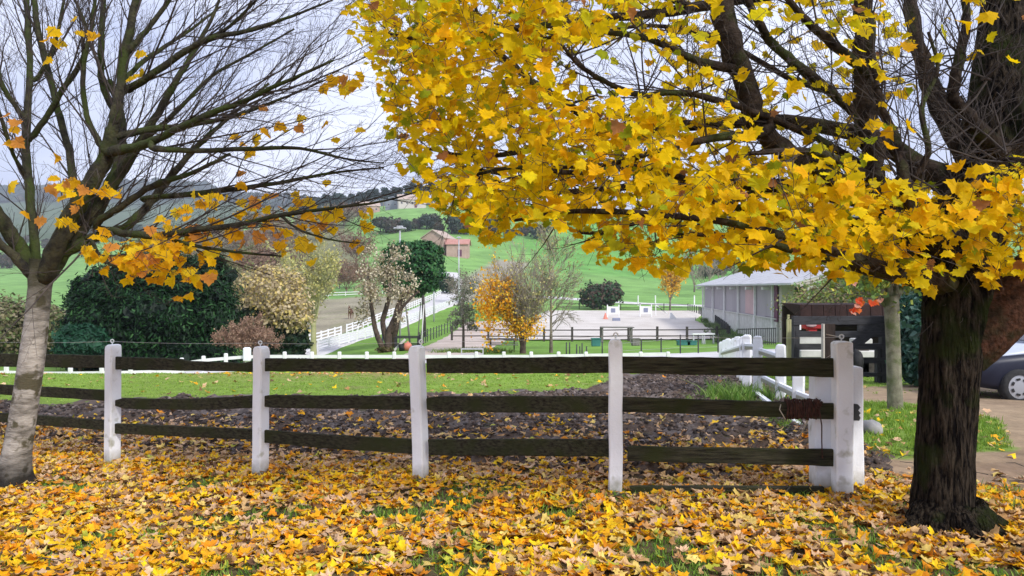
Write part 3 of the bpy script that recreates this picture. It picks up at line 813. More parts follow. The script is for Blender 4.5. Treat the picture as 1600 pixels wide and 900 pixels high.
# drifts: tan leaves lie together, so do the freshly fallen yellow ones
dr = smooth(fbm(p1_[:, 0], p1_[:, 1], .8, 14), .1, .9) * (~bey)
tan = RNG.random(len(p1_)) < dr * .45
c1_[tan] = pick(FC, [2, 3, 2, 20, 30, 12, 5, 0, 8], int(tan.sum()))
dist = np.hypot(p1_[:, 0], p1_[:, 1])
inview = (np.abs(p1_[:, 0]) < p1_[:, 1] * .70) & (p1_[:, 1] > 4.15)
score = np.where(inview, dist - 1.6 * (p1_[:, 2] - T(p1_[:, 0], p1_[:, 1])) * 20, 99)
near = np.argsort(score)[:300]
rest = np.setdiff1d(np.arange(len(p1_)), near)
leaves_mesh('leaf_litter', p1_[rest], n1_[rest], w1_[rest], s1_[rest], c1_[rest], M['litter'], ground, TEMPL_F)
dy = np.stack([np.cos(w1_), np.sin(w1_), np.zeros_like(w1_)], -1)
leaf_objects('leaf', p1_[near], n1_[near], dy[near], s1_[near], [tuple(c) for c in pick(FC, [30, 16, 6, 14, 14, 8, 3, 4, 14], 24)], M['litter'], ground, TEMPL_F)
p2_, n2_, w2_, s2_, c2_ = litter(np.concatenate([x2, x3]), np.concatenate([y2, y3]), .02, [14, 8, 10, 18, 22, 16, 8, 1, 4], .10, .4)
leaves_mesh('scattered_leaves', p2_, n2_, w2_, s2_, c2_, M['litter'], ground, TEMPL_S)

mb = MB()
for _ in range(260):
    x = R.uniform(-5, 4.5); y = R.uniform(3.8, 7.6); z = float(mud_h(np.array([x]), np.array([y]))[0]) + R.uniform(.02, .045); a = R.uniform(0, 2 * pi); L = R.uniform(.05, .32)
    p = Vector((x, y, z)); q = p + Vector((cos(a) * L, sin(a) * L, R.uniform(-.01, .03))); mb.tube([p, p.lerp(q, .5) + rvec_(.012), q], [.0035, .003, .0015], 4, cap=False)
mb.build('fallen_twigs', M['dark_wood'], ground, False, 'stuff')
# grass tufts -----------------------------------------------------------
def grass(name, x, y, hgt, wdt, cols, spread=.5, blades=5):
    n = len(x); x = np.repeat(x, blades) + RNG.normal(0, .018, n * blades); y = np.repeat(y, blades) + RNG.normal(0, .018, n * blades)
    hg = np.repeat(hgt, blades) * RNG.uniform(.5, 1.15, n * blades); m_ = n * blades
    z = T(x, y) - .005; a = RNG.uniform(0, 2 * pi, m_); lx = RNG.normal(0, spread, m_) * hg; ly = RNG.normal(0, spread, m_) * hg
    wd = np.repeat(wdt, blades) if hasattr(wdt, '__len__') else np.full(m_, wdt)
    b0 = np.stack([x - np.cos(a) * wd, y - np.sin(a) * wd, z], -1); b1 = np.stack([x + np.cos(a) * wd, y + np.sin(a) * wd, z], -1)
    m0 = np.stack([x + lx * .4 - np.cos(a) * wd * .7, y + ly * .4 - np.sin(a) * wd * .7, z + hg * .6], -1)
    m1 = np.stack([x + lx * .4 + np.cos(a) * wd * .7, y + ly * .4 + np.sin(a) * wd * .7, z + hg * .6], -1)
    t_ = np.stack([x + lx, y + ly, z + hg], -1)
    V = np.stack([b0, b1, m0, m1, t_], 1).reshape(-1, 3); k = np.arange(m_) * 5
    Fq = np.concatenate([np.stack([k, k + 1, k + 3], -1), np.stack([k, k + 3, k + 2], -1), np.stack([k + 2, k + 3, k + 4], -1)])
    c = np.repeat(pick(cols, [1] * len(cols), m_)[:, None], 5, 1).reshape(-1, 3)
    o = np_mesh(name, V, Fq, M['grass'], None, col=c, kind='stuff'); return o
M['grass'] = tint_mat('grass', rough=.55, trans=.25, spec=.3)
GC = [(.15, .28, .03), (.22, .36, .04), (.28, .40, .06), (.09, .19, .03)]
x, y = scatter_ground(24000, (-7, 7), (3.6, 7.6), lambda x, y: (smooth(fbm(x, y, 2.3, 17), .15, .8) * .9 + .25 * np.exp(-((y - fence_y(x) + .1) / .22) ** 2)) * (y < fence_y(x) + .15) * (1 - .8 * drivemask(x, y)))
tag(grass('grass_tufts', x, y, RNG.uniform(.03, .07, len(x)), .0045, GC), 'short green grass tufts showing through the fallen leaves in front of the fence', 'grass')
x, y = scatter_ground(60000, (-17, 12), (10.6, 25), lambda x, y: smooth(y + .9 * fbm(x, y, .9, 3) * .5 - MB_(x), 11.2, 12.6) * (1 - .9 * drivemask(x, y)) * (.55 + .45 * np.clip(14 / y, 0, 1)) * (1 - .9 * np.exp(-((x + 4.4) / 3) ** 4) * np.exp(-((y - 19) / 2.4) ** 2)))
tag(grass('paddock_grass', x, y, RNG.uniform(.015, .04, len(x)), .008, [(.20, .34, .04), (.26, .42, .05), (.20, .31, .05), (.30, .38, .09)], blades=4), 'bright wet green grass at the far side of the muddy paddock', 'grass')
x, y = scatter_ground(9000, (3.0, 6.5), (6.0, 11.6), lambda x, y: (1 - drivemask(x, y)) * (.35 + .65 * smooth(y, 6.6, 8)))
tag(grass('verge_grass', x, y, RNG.uniform(.03, .09, len(x)), .005, GC[:3], blades=4), 'green verge grass between the gate post and the dirt drive', 'grass')
x, y = scatter_ground(1500, (3.4, 5.8), (3.6, 6.2), lambda x, y: .5 * (np.hypot(x - 3, y - 5) > .5) * (1 - .8 * drivemask(x, y)))
tag(grass('trunk_grass', x, y, RNG.uniform(.05, .13, len(x)), .004, GC), 'taller grass round the foot of the big dark maple trunk', 'grass')
# leafy weed clump by the old white fence
def tuft_weed(c, rad, h, n):
    x = c[0] + RNG.normal(0, rad, n); y = c[1] + RNG.normal(0, rad, n)
    return grass('weed_clump', x, y, RNG.uniform(h * .4, h, n), .009, [(.10, .22, .03), (.16, .30, .04), (.22, .32, .08)], .5, 6)
tag(tuft_weed(G(1155, 11.0), .28, .34, 260), 'bushy green weed clump beside the old white fence', 'weeds')

# ------------------------------------------------------------------ branching
def smooth_path(pts, rad, k=4):
    out, ro = [], []
    for i in range(len(pts) - 1):
        p0 = pts[max(i - 1, 0)]; a = pts[i]; b = pts[i + 1]; p3 = pts[min(i + 2, len(pts) - 1)]
        for j in range(k):
            t = j / k
            out.append(.5 * ((2 * a) + (b - p0) * t + (2 * p0 - 5 * a + 4 * b - p3) * t * t + (3 * a - p0 - 3 * b + p3) * t ** 3)); ro.append(rad[i] * (1 - t) + rad[i + 1] * t)
    out.append(pts[-1]); ro.append(rad[-1]); return out, ro
def rvec(s=1.0): return Vector((R.gauss(0, s), R.gauss(0, s), R.gauss(0, s)))
def twig(mb, tips, p, d, L, r, lvl, maxl, up=.12, sides=(6, 4, 3, 3), kink=.16, nch=6, flat=.6, bias=None, rmin=.0012):
    n = max(3, int(5 - lvl)) + (1 if L > 1 else 0); pts = [p.copy()]; q = p.copy(); d = d.copy()
    for i in range(n):
        d = (d + rvec(kink) * .6 + Vector((0, 0, up)) * (1.0 / n) * 2 + (bias * .25 if bias is not None else Vector((0, 0, 0)))).normalized(); q = q + d * (L / n); pts.append(q.copy())
    rad = [max(rmin, r * (1 - .8 * i / n)) for i in range(n + 1)]
    mb.tube(pts, rad, sides[min(lvl, len(sides) - 1)], cap=False)
    if lvl >= maxl or L < .1: tips.append((pts[-1], d)); return
    for c in range(nch):
        t = (c + .5 + R.uniform(-.3, .3)) / nch * .85 + .15; k = min(int(t * n), n - 1); f = t * n - k
        s = pts[k].lerp(pts[k + 1], f); dd = (pts[k + 1] - pts[k]).normalized()
        ax = rvec(); ax.y *= 1; a = ax - dd * ax.dot(dd); a.normalize()
        if c % 2: a = -a
        nd = (dd + a * R.uniform(.35, .85)).normalized()
        twig(mb, tips, s, nd, L * R.uniform(.32, .55) * (1.05 - .45 * t), max(rmin, r * (1 - .8 * t) * .55), lvl + 1, maxl, up, sides, kink, max(3, nch - 2), flat, bias, rmin)
    tips.append((pts[-1], d))
def bark_trunk(mb, pts, rad, n=28, seg=6, ridge=.03, flare=None, seed=1):
    P_, R_ = smooth_path(pts, rad, seg); base = len(mb.v); zb = P_[0].z
    for i, (p, r) in enumerate(zip(P_, R_)):
        t = (P_[min(i + 1, len(P_) - 1)] - P_[max(i - 1, 0)]).normalized(); a = Vector((1, 0, 0)); a = (a - t * a.dot(t)).normalized(); b = t.cross(a)
        for k in range(n):
            an = 2 * pi * k / n; rr = r
            rr *= 1 + ridge * (sin(an * 5 + seed + i * .12) + .7 * sin(an * 11 + 2 * seed + i * .31) + .6 * sin(an * 3 + i * .21))
            rr += R.uniform(-1, 1) * ridge * .35 * r
            if flare:
                h = (p.z - zb); f = math.exp(-h / flare[0]); rr += r * f * (flare[1] + flare[2] * max(0, sin(an * 2.5 + flare[3])) ** 2)
            q = p + a * (cos(an) * rr) + b * (sin(an) * rr); mb.v.append(tuple(q))
    for i in range(len(P_) - 1):
        for k in range(n):
            mb.f.append((base + i * n + k, base + i * n + (k + 1) % n, base + (i + 1) * n + (k + 1) % n, base + (i + 1) * n + k)); mb.m.append(mb.mi)
    return P_, R_
def limbs_from(spec, parent, m, name='limb', n=9, ridge=.05, trunk=()):
    out = []; seen = [(Vector(p), r) for p, r in trunk]
    for pts in spec:
        w_ = [P(a, b, Y) for a, b, Y, r in pts]; rd = [r / F * Y for a, b, Y, r in pts]
        if seen:      # root every limb inside the wood it springs from
            q, qr = min(seen, key=lambda s_: (s_[0] - w_[0]).length - .2 * s_[1]); d_ = (w_[0] - q).length
            if d_ > .02: w_ = [q] + w_; rd = [min(qr * .8, rd[0] * 1.25)] + rd
        sp, sr = smooth_path(w_, rd, 5); seen += list(zip(sp[::2], sr[::2]))
        mb = MB(); sp2 = [p + rvec(.35 * rr * .3) for p, rr in zip(sp, sr)]
        mb.tube(sp2, [rr * (1 + R.uniform(-.07, .07)) for rr in sr], n if sr[0] > .02 else 6, cap=True)
        mb.build(name, m, parent, True); out.append((sp2, sr))
    return out

# ------------------------------------------------------------------ left tree, nearly bare
M['bark_left'] = mat('pale_ringed_bark', (.09, .078, .062), (.40, .365, .32), .85, 4.5, .6, 30, .2, stretch=(1, 1, 3.2), detail=8, lo=.34, hi=.58, c3=(.085, .075, .045), s3=6, t3=(.54, .60))
zblend(M['bark_left'], 1.35, 1.95, (.060, .056, .032), 5, .28)
zblend(M['bark_left'], .34, .08, (.02, .017, .014), 8, .10)
ltree = thing('maple_tree', 'nearly bare forked maple with pale ringed trunk standing left in front of the fence', 'tree', G(22, 6.75))
YL = 6.75
gz = G(22, YL)
mb = MB()
tp = [(20, 752, 30), (22, 735, 27), (30, 690, 23), (41, 620, 22), (51, 550, 21.5), (58, 490, 20), (62, 450, 19.5), (64, 425, 22), (66, 405, 20)]
bark_trunk(mb, [P(a, b, YL) for a, b, r in tp], [r / F * YL * .84 for a, b, r in tp], 26, 6, .018, (.10, .15, .35, 1.0))
mb.build('trunk', M['bark_left'], ltree, True)
# dark wet foot of the trunk comes from moss, a skirt of its own material
LL = [
 [(58, 436, 6.75, 15), (30, 390, 6.7, 14), (4, 345, 6.6, 12), (-30, 300, 6.5, 10), (-80, 240, 6.4, 7), (-160, 150, 6.2, 4)],
 [(50, 430, 6.7, 10), (22, 400, 6.6, 8), (-10, 372, 6.5, 7), (-60, 330, 6.3, 5)],
 [(60, 425, 6.75, 8), (50, 345, 6.8, 8), (43, 260, 6.9, 7.5), (42, 190, 7.0, 6), (47, 110, 7.1, 5.5), (44, 40, 7.2, 5), (38, -40, 7.3, 4)],
 [(72, 428, 6.7, 17), (95, 372, 6.65, 16), (128, 310, 6.6, 16), (160, 255, 6.55, 14), (178, 200, 6.5, 12), (188, 140, 6.5, 9), (198, 70, 6.5, 8), (212, 0, 6.5, 6.5), (222, -60, 6.5, 5)],
 [(78, 425, 6.8, 15), (112, 375, 6.85, 14), (150, 325, 6.9, 14), (182, 275, 6.95, 12), (190, 215, 7.0, 9), (183, 160, 7.1, 8), (170, 125, 7.1, 6)],
 [(150, 325, 6.9, 12), (185, 275, 6.9, 10), (225, 215, 6.85, 8), (262, 150, 6.8, 6), (297, 90, 6.8, 4.5), (330, 30, 6.8, 3), (350, -20, 6.8, 2)],
 [(170, 236, 6.5, 10), (205, 232, 6.4, 9), (250, 215, 6.2, 7.5), (310, 185, 6.0, 6), (380, 158, 5.9, 4.5), (440, 130, 5.8, 3.5), (520, 95, 5.7, 2)],
 [(172, 215, 6.5, 7), (230, 203, 6.6, 6), (300, 195, 6.7, 5), (370, 180, 6.7, 3.5), (450, 150, 6.8, 2), (520, 120, 6.8, 1.2)],
 [(95, 395, 6.8, 12), (160, 367, 6.9, 9), (200, 352, 7.0, 8), (235, 315, 7.1, 7.5), (278, 262, 7.1, 6), (312, 225, 7.2, 5), (350, 190, 7.2, 3.5), (420, 130, 7.3, 2)],
 [(160, 358, 6.8, 6), (200, 365, 6.5, 7), (245, 368, 6.3, 7), (300, 360, 6.2, 6), (370, 352, 6.1, 5), (440, 336, 6.0, 4), (520, 325, 6.0, 3), (590, 316, 6.0, 2), (650, 300, 6.0, 1)],
 [(150, 350, 6.7, 7), (185, 325, 6.6, 6), (240, 290, 6.5, 5.5), (300, 270, 6.4, 4), (360, 240, 6.4, 2.5)],
 [(225, 310, 7.0, 4), (300, 303, 6.8, 5), (370, 295, 6.7, 5), (440, 285, 6.6, 3.5), (520, 270, 6.5, 2.4), (600, 262, 6.5, 1.3)],
 [(240, 232, 6.2, 6), (310, 235, 6.2, 4.5), (400, 232, 6.3, 4), (470, 232, 6.4, 3), (540, 248, 6.4, 2), (600, 255, 6.5, 1)],
 [(200, 140, 6.6, 7), (235, 118, 6.5, 6.5), (290, 80, 6.4, 5.5), (330, 60, 6.3, 5), (400, 45, 6.3, 3.5), (470, 20, 6.2, 2.2), (520, 0, 6.2, 1.4)],
 [(325, 62, 6.3, 4), (360, 40, 6.3, 3), (400, 0, 6.2, 2.2), (430, -40, 6.2, 1.5)],
 [(205, 75, 6.5, 6), (235, 40, 6.5, 4.5), (265, 0, 6.5, 3.5), (290, -40, 6.4, 2.5)],
 [(158, 228, 6.6, 6), (138, 190, 6.6, 5), (130, 140, 6.6, 4.5), (132, 90, 6.6, 4), (144, 40, 6.6, 3.5), (150, -20, 6.6, 2.5)],
 [(48, 215, 6.95, 6), (75, 180, 6.9, 5), (98, 140, 6.8, 5), (125, 100, 6.7, 4.5), (138, 60, 6.6, 3.5), (128, 25, 6.6, 3), (112, -10, 6.5, 2)],
 [(118, 292, 6.9, 8), (108, 235, 7.0, 6.5), (90, 170, 7.1, 6), (72, 100, 7.2, 5.5), (58, 40, 7.2, 5), (50, -30, 7.3, 4)],
 [(178, 170, 7.1, 7), (160, 130, 7.1, 6), (158, 70, 7.1, 5.5), (162, 0, 7.1, 4.5), (165, -50, 7.1, 3)],
 [(43, 190, 7.0, 5), (20, 160, 6.9, 4.5), (2, 130, 6.8, 4.5), (-10, 80, 6.7, 4), (-10, 20, 6.6, 3)],
 [(44, 280, 6.9, 4), (20, 240, 6.7, 3), (0, 180, 6.5, 3), (-15, 120, 6.4, 2)],
 [(60, 120, 7.1, 4), (85, 70, 7.0, 3.5), (98, 10, 7.0, 2.5), (105, -30, 7.0, 2)],
 [(190, 130, 6.5, 5), (225, 95, 6.7, 4), (262, 70, 6.8, 3.3), (300, 45, 6.9, 2.5), (345, 10, 7, 1.8)],
 [(220, 222, 6.85, 5), (270, 180, 6.9, 4), (330, 120, 7.0, 3), (390, 85, 7.0, 2.3), (460, 45, 7, 1.5)],
 [(250, 368, 6.3, 4), (310, 385, 6.1, 3), (380, 395, 6.0, 2.5), (440, 400, 6.0, 1.6)],
 [(140, 372, 6.8, 4), (160, 405, 6.6, 3), (190, 420, 6.4, 2), (235, 432, 6.3, 1.3)],
 [(440, 338, 6.0, 3), (470, 360, 5.9, 2.2), (520, 375, 5.9, 1.6), (560, 380, 5.8, 1)],
]
LL = [[(a, b, Y, r * (.84 if r > 6 else .88)) for a, b, Y, r in q_] for q_ in LL]
lm = limbs_from(LL, ltree, M['limb_moss'], trunk=[(P(64, 425, YL), .1), (P(66, 405, YL), .1)])
mb = MB(); tips = []
for (sp, sr) in lm:
    L = sum((b - a).length for a, b in zip(sp[:-1], sp[1:])); step = .135; acc = 0; nxt = .28
    for i in range(len(sp) - 1):
        sl_ = (sp[i + 1] - sp[i]).length
        while acc + sl_ > nxt:
            t = (nxt - acc) / sl_; p = sp[i].lerp(sp[i + 1], t); d = (sp[i + 1] - sp[i]).normalized()
            a = rvec(); a.y *= .8; a = (a - d * a.dot(d)).normalized(); nd = (d + a * R.uniform(.3, .8)).normalized()
            fr = nxt / L; ln = R.uniform(.45, 1.15) * (1.1 - .5 * fr) * min(1, .55 + L / 5)
            twig(mb, tips, p, nd, ln, min(sr[i] * .38, .0075), 1, 3, .10, kink=.17, nch=5, rmin=.0011)
            nxt += step * R.uniform(.6, 1.5)
        acc += sl_
for (sp, sr) in lm:      # slender boughs sweeping with the limb they leave
    for i in range(6, len(sp) - 2, 3):
        if R.random() < .36 and sr[i] > .008:
            d = (sp[i + 1] - sp[i]).normalized(); s_ = Vector((.45 if sp[i].x > -3.4 else -.3, 0, .45)); nd = (d + rvec(.30) + s_ * .5).normalized()
            twig(mb, tips, sp[i], nd, R.uniform(.9, 1.9), min(sr[i] * .5, .0095), 0, 3, .12, (6, 4, 3, 3), .09, 7, rmin=.0010)
mb.build('twigs', M['twig'], ltree, False, 'stuff')
print('left twigs', len(mb.f), len(tips))
TP = np.array([t[0][:] for t in tips])
tpx = 800 + TP[:, 0] / TP[:, 1] * F; tpy = 450 - (TP[:, 2] - CZ) / TP[:, 1] * F
# the leaves it still holds: amber clusters on the low outer boughs and a few elsewhere
cl = [(210, 405, 50, 30, 42), (275, 390, 60, 38, 78), (150, 395, 22, 10, 8), (110, 300, 22, 22, 12), (165, 300, 18, 10, 8), (100, 345, 16, 8, 6), (310, 440, 16, 14, 7),
      (345, 320, 60, 30, 20), (430, 335, 60, 25, 26), (440, 375, 50, 25, 16), (520, 350, 40, 30, 8), (455, 190, 20, 14, 6), (395, 220, 28, 30, 8), (520, 340, 40, 30, 9), (25, 225, 25, 40, 8), (70, 65, 70, 50, 8), (545, 130, 14, 30, 9), (60, 300, 60, 60, 6), (520, 150, 20, 60, 5), (120, 60, 120, 90, 5)]
lp = []
for cx, cy, rx, ry, n in cl:
    for _ in range(n):
        px, py = R.gauss(cx, rx * .75), R.gauss(cy, ry * .62)
        Yd = R.uniform(5.9, 6.7); lp.append(P(px, py, Yd))
lp = lp[:300]; pos = np.array([v[:] for v in lp]); n = len(pos)
mbs = MB()
for v in lp:   # petioles' twiglets from the nearest twig end
    d = ((TP - np.array(v[:])) ** 2).sum(1); k = int(d.argmin()); a = Vector(TP[k])
    mid = a.lerp(v, .5) + rvec(.02) - Vector((0, 0, .02)); mbs.tube([a, mid, v + Vector((0, 0, .03))], [.0028, .0022, .0016], 3, cap=False)
mbs.build('hanging_twigs', M['twig'], ltree, False, 'stuff')
nrm = np.stack([RNG.normal(0, .6, n), -np.abs(RNG.normal(.7, .35, n)), RNG.normal(.35, .5, n)], -1)
drp = np.stack([RNG.normal(0, .5, n), RNG.normal(-.2, .3, n), -np.ones(n)], -1)
leaf_objects('leaf', pos, nrm, drp, RNG.uniform(.065, .115, n), [tuple(c) for c in pick([(.93, .56, .008), (.90, .46, .01), (.92, .60, .02), (.66, .28, .05)], [5, 3, 3, 1], 24)], M['leaf'], ltree, TEMPL)

# ------------------------------------------------------------------ right tree: old maple with the yellow canopy
M['bark_right'] = mat('dark_furrowed_bark', (.004, .003, .003), (.062, .048, .034), .95, 42, 1, 42, .06, stretch=(1, 1, .15), detail=9, lo=.42, hi=.66, c3=(.022, .028, .008), s3=4, t3=(.52, .64))
M['bark_right'].node_tree.nodes['Bump'].inputs['Distance'].default_value = .10
M['bark_limb'] = mat('red_brown_bark', (.022, .012, .008), (.095, .045, .028), .95, 18, 1, 30, .1, detail=8, c3=(.025, .026, .012), s3=2.6, t3=(.5, .6))
M['scar'] = mat('branch_scar_wood', (.06, .03, .018), (.20, .10, .055), .85, 9, .5, 30, .2, stretch=(1, 1, .4))
rtree = thing('maple_tree', 'old maple with thick dark furrowed trunk at right and a wide yellow canopy', 'tree', G(1478, 5.0))
mb = MB()
tp = [(1478, 850, 5.0, 50), (1478, 822, 5.0, 47), (1474, 790, 5.0, 44), (1475, 740, 5.0, 42), (1477, 680, 5.0, 41), (1482, 610, 5.0, 41), (1488, 550, 5.0, 44), (1494, 500, 5.02, 49), (1500, 455, 5.05, 50), (1512, 400, 5.1, 46), (1530, 320, 5.2, 44), (1548, 230, 5.3, 42), (1560, 130, 5.4, 38), (1570, 20, 5.5, 34), (1580, -120, 5.6, 28), (1580, -300, 5.7, 18)]
bark_trunk(mb, [P(a, b, Y) for a, b, Y, r in tp], [r / F * Y for a, b, Y, r in tp], 84, 16, .026, (.12, .16, .85, 3.7), 3)
mb.build('trunk', M['bark_right'], rtree, True)
mb = MB()
tp = [(1500, 545, 5.05, 44), (1532, 520, 5.0, 44), (1565, 488, 4.95, 43), (1600, 452, 4.9, 41), (1650, 400, 4.85, 37), (1720, 330, 4.8, 31), (1820, 240, 4.7, 22)]
bark_trunk(mb, [P(a, b, Y) for a, b, Y, r in tp], [r / F * Y for a, b, Y, r in tp], 32, 6, .03, None, 5)
mb.build('limb', M['bark_limb'], rtree, True, label='thick red-brown side limb reaching out to the right')
mb = MB(); c = P(1516, 540, 4.815); blob(mb, c, .065, .03, .085, 18, 10, .2, 4); None
mb = MB()   # surface roots
for a0, ln in ((-2.9, .36), (-2.45, .30), (-.62, .34), (-1.15, .32), (-1.7, .30), (-.1, .16)):
    c = G(1478, 5.0); pts = []; rr = []
    for k in range(7):
        t = k / 6; q = c + Vector((cos(a0 + .15 * sin(3 * t)), sin(a0 + .15 * sin(3 * t)), 0)) * (.16 + ln * t); q.z = Tz(q.x, q.y) + .09 * (1 - t) ** 2 - .005; pts.append(q); rr.append(.105 * (1 - t) ** 1.3 + .010)
    mb.tube(smooth_path(pts, rr, 3)[0], smooth_path(pts, rr, 3)[1], 12, wob=.14)
mb.build('roots', M['bark_right'], rtree, True)
RLm = [
 [(1480, 450, 5.0, 20), (1420, 432, 4.9, 14), (1350, 418, 4.8, 11), (1290, 402, 4.8, 8), (1230, 388, 4.8, 6), (1140, 370, 4.9, 4), (1060, 366, 4.9, 2)],
 [(1500, 400, 5.1, 34), (1440, 345, 5.2, 26), (1380, 320, 5.4, 18), (1300, 303, 5.5, 14), (1200, 290, 5.7, 11), (1090, 288, 5.8, 8), (980, 292, 5.9, 6), (850, 300, 6.0, 4), (740, 275, 6.0, 2.4)],
 [(1530, 330, 5.2, 26), (1440, 260, 5.5, 18), (1330, 205, 5.8, 13), (1200, 190, 6.0, 11), (1080, 195, 6.0, 9), (985, 203, 5.9, 8), (930, 190, 5.8, 7.5), (880, 160, 5.8, 6.5), (820, 118, 5.8, 5.5), (775, 75, 5.8, 4), (750, 30, 5.8, 3), (730, -30, 5.8, 2)],
 [(1495, 420, 5.2, 26), (1410, 360, 5.2, 20), (1368, 300, 5.1, 18), (1357, 220, 5.0, 18), (1352, 130, 5.0, 17), (1350, 40, 5.0, 16), (1345, -80, 5.0, 13), (1330, -260, 5.0, 7)],
 [(1370, 310, 5.1, 12), (1270, 262, 5.1, 15), (1195, 210, 5.1, 16), (1162, 130, 5.1, 17), (1140, 60, 5.1, 19), (1122, -10, 5.1, 18), (1090, -140, 5.1, 12), (1050, -300, 5.1, 7)],
 [(1352, 195, 5.7, 8), (1300, 145, 5.6, 8), (1250, 105, 5.5, 8), (1205, 65, 5.5, 7), (1178, 20, 5.4, 6), (1150, -40, 5.4, 4)],
 [(1400, 300, 5.2, 7), (1300, 230, 5.1, 6), (1180, 175, 5.0, 5.5), (1070, 146, 4.9, 5), (1000, 149, 4.9, 5), (940, 124, 4.9, 4), (895, 92, 4.9, 3), (862, 40, 4.9, 2)],
 [(1450, 352, 4.7, 13), (1424, 330, 4.65, 10), (1412, 270, 4.65, 9), (1398, 215, 4.7, 8), (1375, 165, 4.7, 7), (1365, 110, 4.7, 6), (1352, 40, 4.7, 5)],
 [(1490, 445, 4.95, 15), (1400, 425, 4.5, 10), (1280, 385, 4.4, 8), (1150, 350, 4.4, 6), (1020, 335, 4.5, 5), (900, 330, 4.6, 4), (800, 345, 4.7, 2.4)],
 [(1345, -20, 5.8, 9), (1220, -10, 5.6, 9), (1080, 12, 5.4, 8), (940, 30, 5.2, 6), (800, 45, 5.1, 5), (680, 60, 5.0, 4), (580, 50, 5.0, 2)],
 [(1560, 240, 5.1, 16), (1520, 190, 4.9, 12), (1490, 150, 4.8, 9), (1500, 90, 4.8, 8), (1510, 30, 4.8, 6), (1505, -30, 4.8, 5)],
 [(1540, 300, 5.4, 22), (1480, 190, 5.6, 16), (1440, 90, 5.8, 12), (1420, -10, 6.0, 9), (1400, -120, 6.1, 6)],
 [(1600, 240, 5.2, 26), (1640, 150, 5.0, 20), (1660, 40, 4.9, 14), (1650, -80, 4.8, 10)],
 [(985, 203, 5.9, 6), (900, 215, 5.6, 5), (820, 235, 5.5, 4.5), (740, 245, 5.4, 3.5), (660, 230, 5.4, 2)],
 [(1080, 12, 5.4, 5), (960, -30, 5.0, 4.5), (830, -50, 4.8, 4), (700, -40, 4.7, 3), (590, 0, 4.7, 2)],
 [(850, 300, 6, 3.5), (790, 275, 5.8, 3), (730, 262, 5.6, 2.4), (690, 270, 5.5, 1.6)],
 [(1200, 290, 5.7, 5), (1110, 330, 5.5, 4.5), (1010, 345, 5.4, 3.6), (920, 365, 5.3, 2.6), (870, 345, 5.2, 1.6)],
 [(1300, 145, 5.6, 5), (1230, 120, 5.9, 4.5), (1120, 60, 6, 4), (1020, 40, 6, 3), (940, 50, 6, 2)],
 [(1490, 300, 5.0, 8), (1520, 270, 4.7, 6), (1570, 250, 4.5, 4.5), (1620, 255, 4.3, 3)],
 [(1162, 110, 5.1, 8), (1090, 95, 4.9, 6), (1010, 60, 4.8, 5), (930, 50, 4.7, 4), (850, 60, 4.7, 2.5)],
 [(1195, 205, 5.0, 9), (1120, 215, 4.8, 7), (1040, 232, 4.7, 5), (960, 255, 4.6, 4), (880, 262, 4.6, 2.5)],
 [(1352, 110, 4.9, 8), (1290, 60, 4.8, 7), (1240, 10, 4.7, 5), (1200, -50, 4.7, 3)],
 [(1368, 280, 4.9, 9), (1310, 250, 4.7, 7), (1250, 235, 4.6, 5), (1170, 240, 4.5, 3.5)],
 [(1412, 300, 4.7, 6), (1450, 240, 4.6, 5), (1440, 170, 4.6, 4), (1465, 110, 4.6, 3), (1450, 50, 4.6, 2)],
 [(1090, 288, 5.8, 6), (1010, 262, 5.2, 5), (900, 270, 4.9, 4), (800, 262, 4.8, 3), (700, 285, 4.8, 2)],
 [(1440, 345, 5.2, 14), (1350, 350, 5.6, 10), (1240, 340, 5.9, 8), (1130, 320, 6.1, 6), (1020, 300, 6.2, 4)],
]
M['limb_dark'] = mat('dark_brown_limb_bark', (.014, .010, .008), (.055, .040, .030), .9, 16, .8, 40, .12, c3=(.05, .06, .02), s3=3.5, t3=(.52, .66))
RT = [(P(a, b, Y), r / F * Y) for a, b, Y, r in ((1500, 455, 5.05, 50), (1512, 400, 5.1, 46), (1530, 320, 5.2, 44), (1548, 230, 5.3, 42), (1560, 130, 5.4, 38), (1570, 20, 5.5, 34), (1600, 452, 4.9, 41), (1650, 400, 4.85, 37), (1720, 330, 4.8, 31))]
lm = limbs_from(RLm, rtree, M['limb_dark'], n=10, trunk=RT)
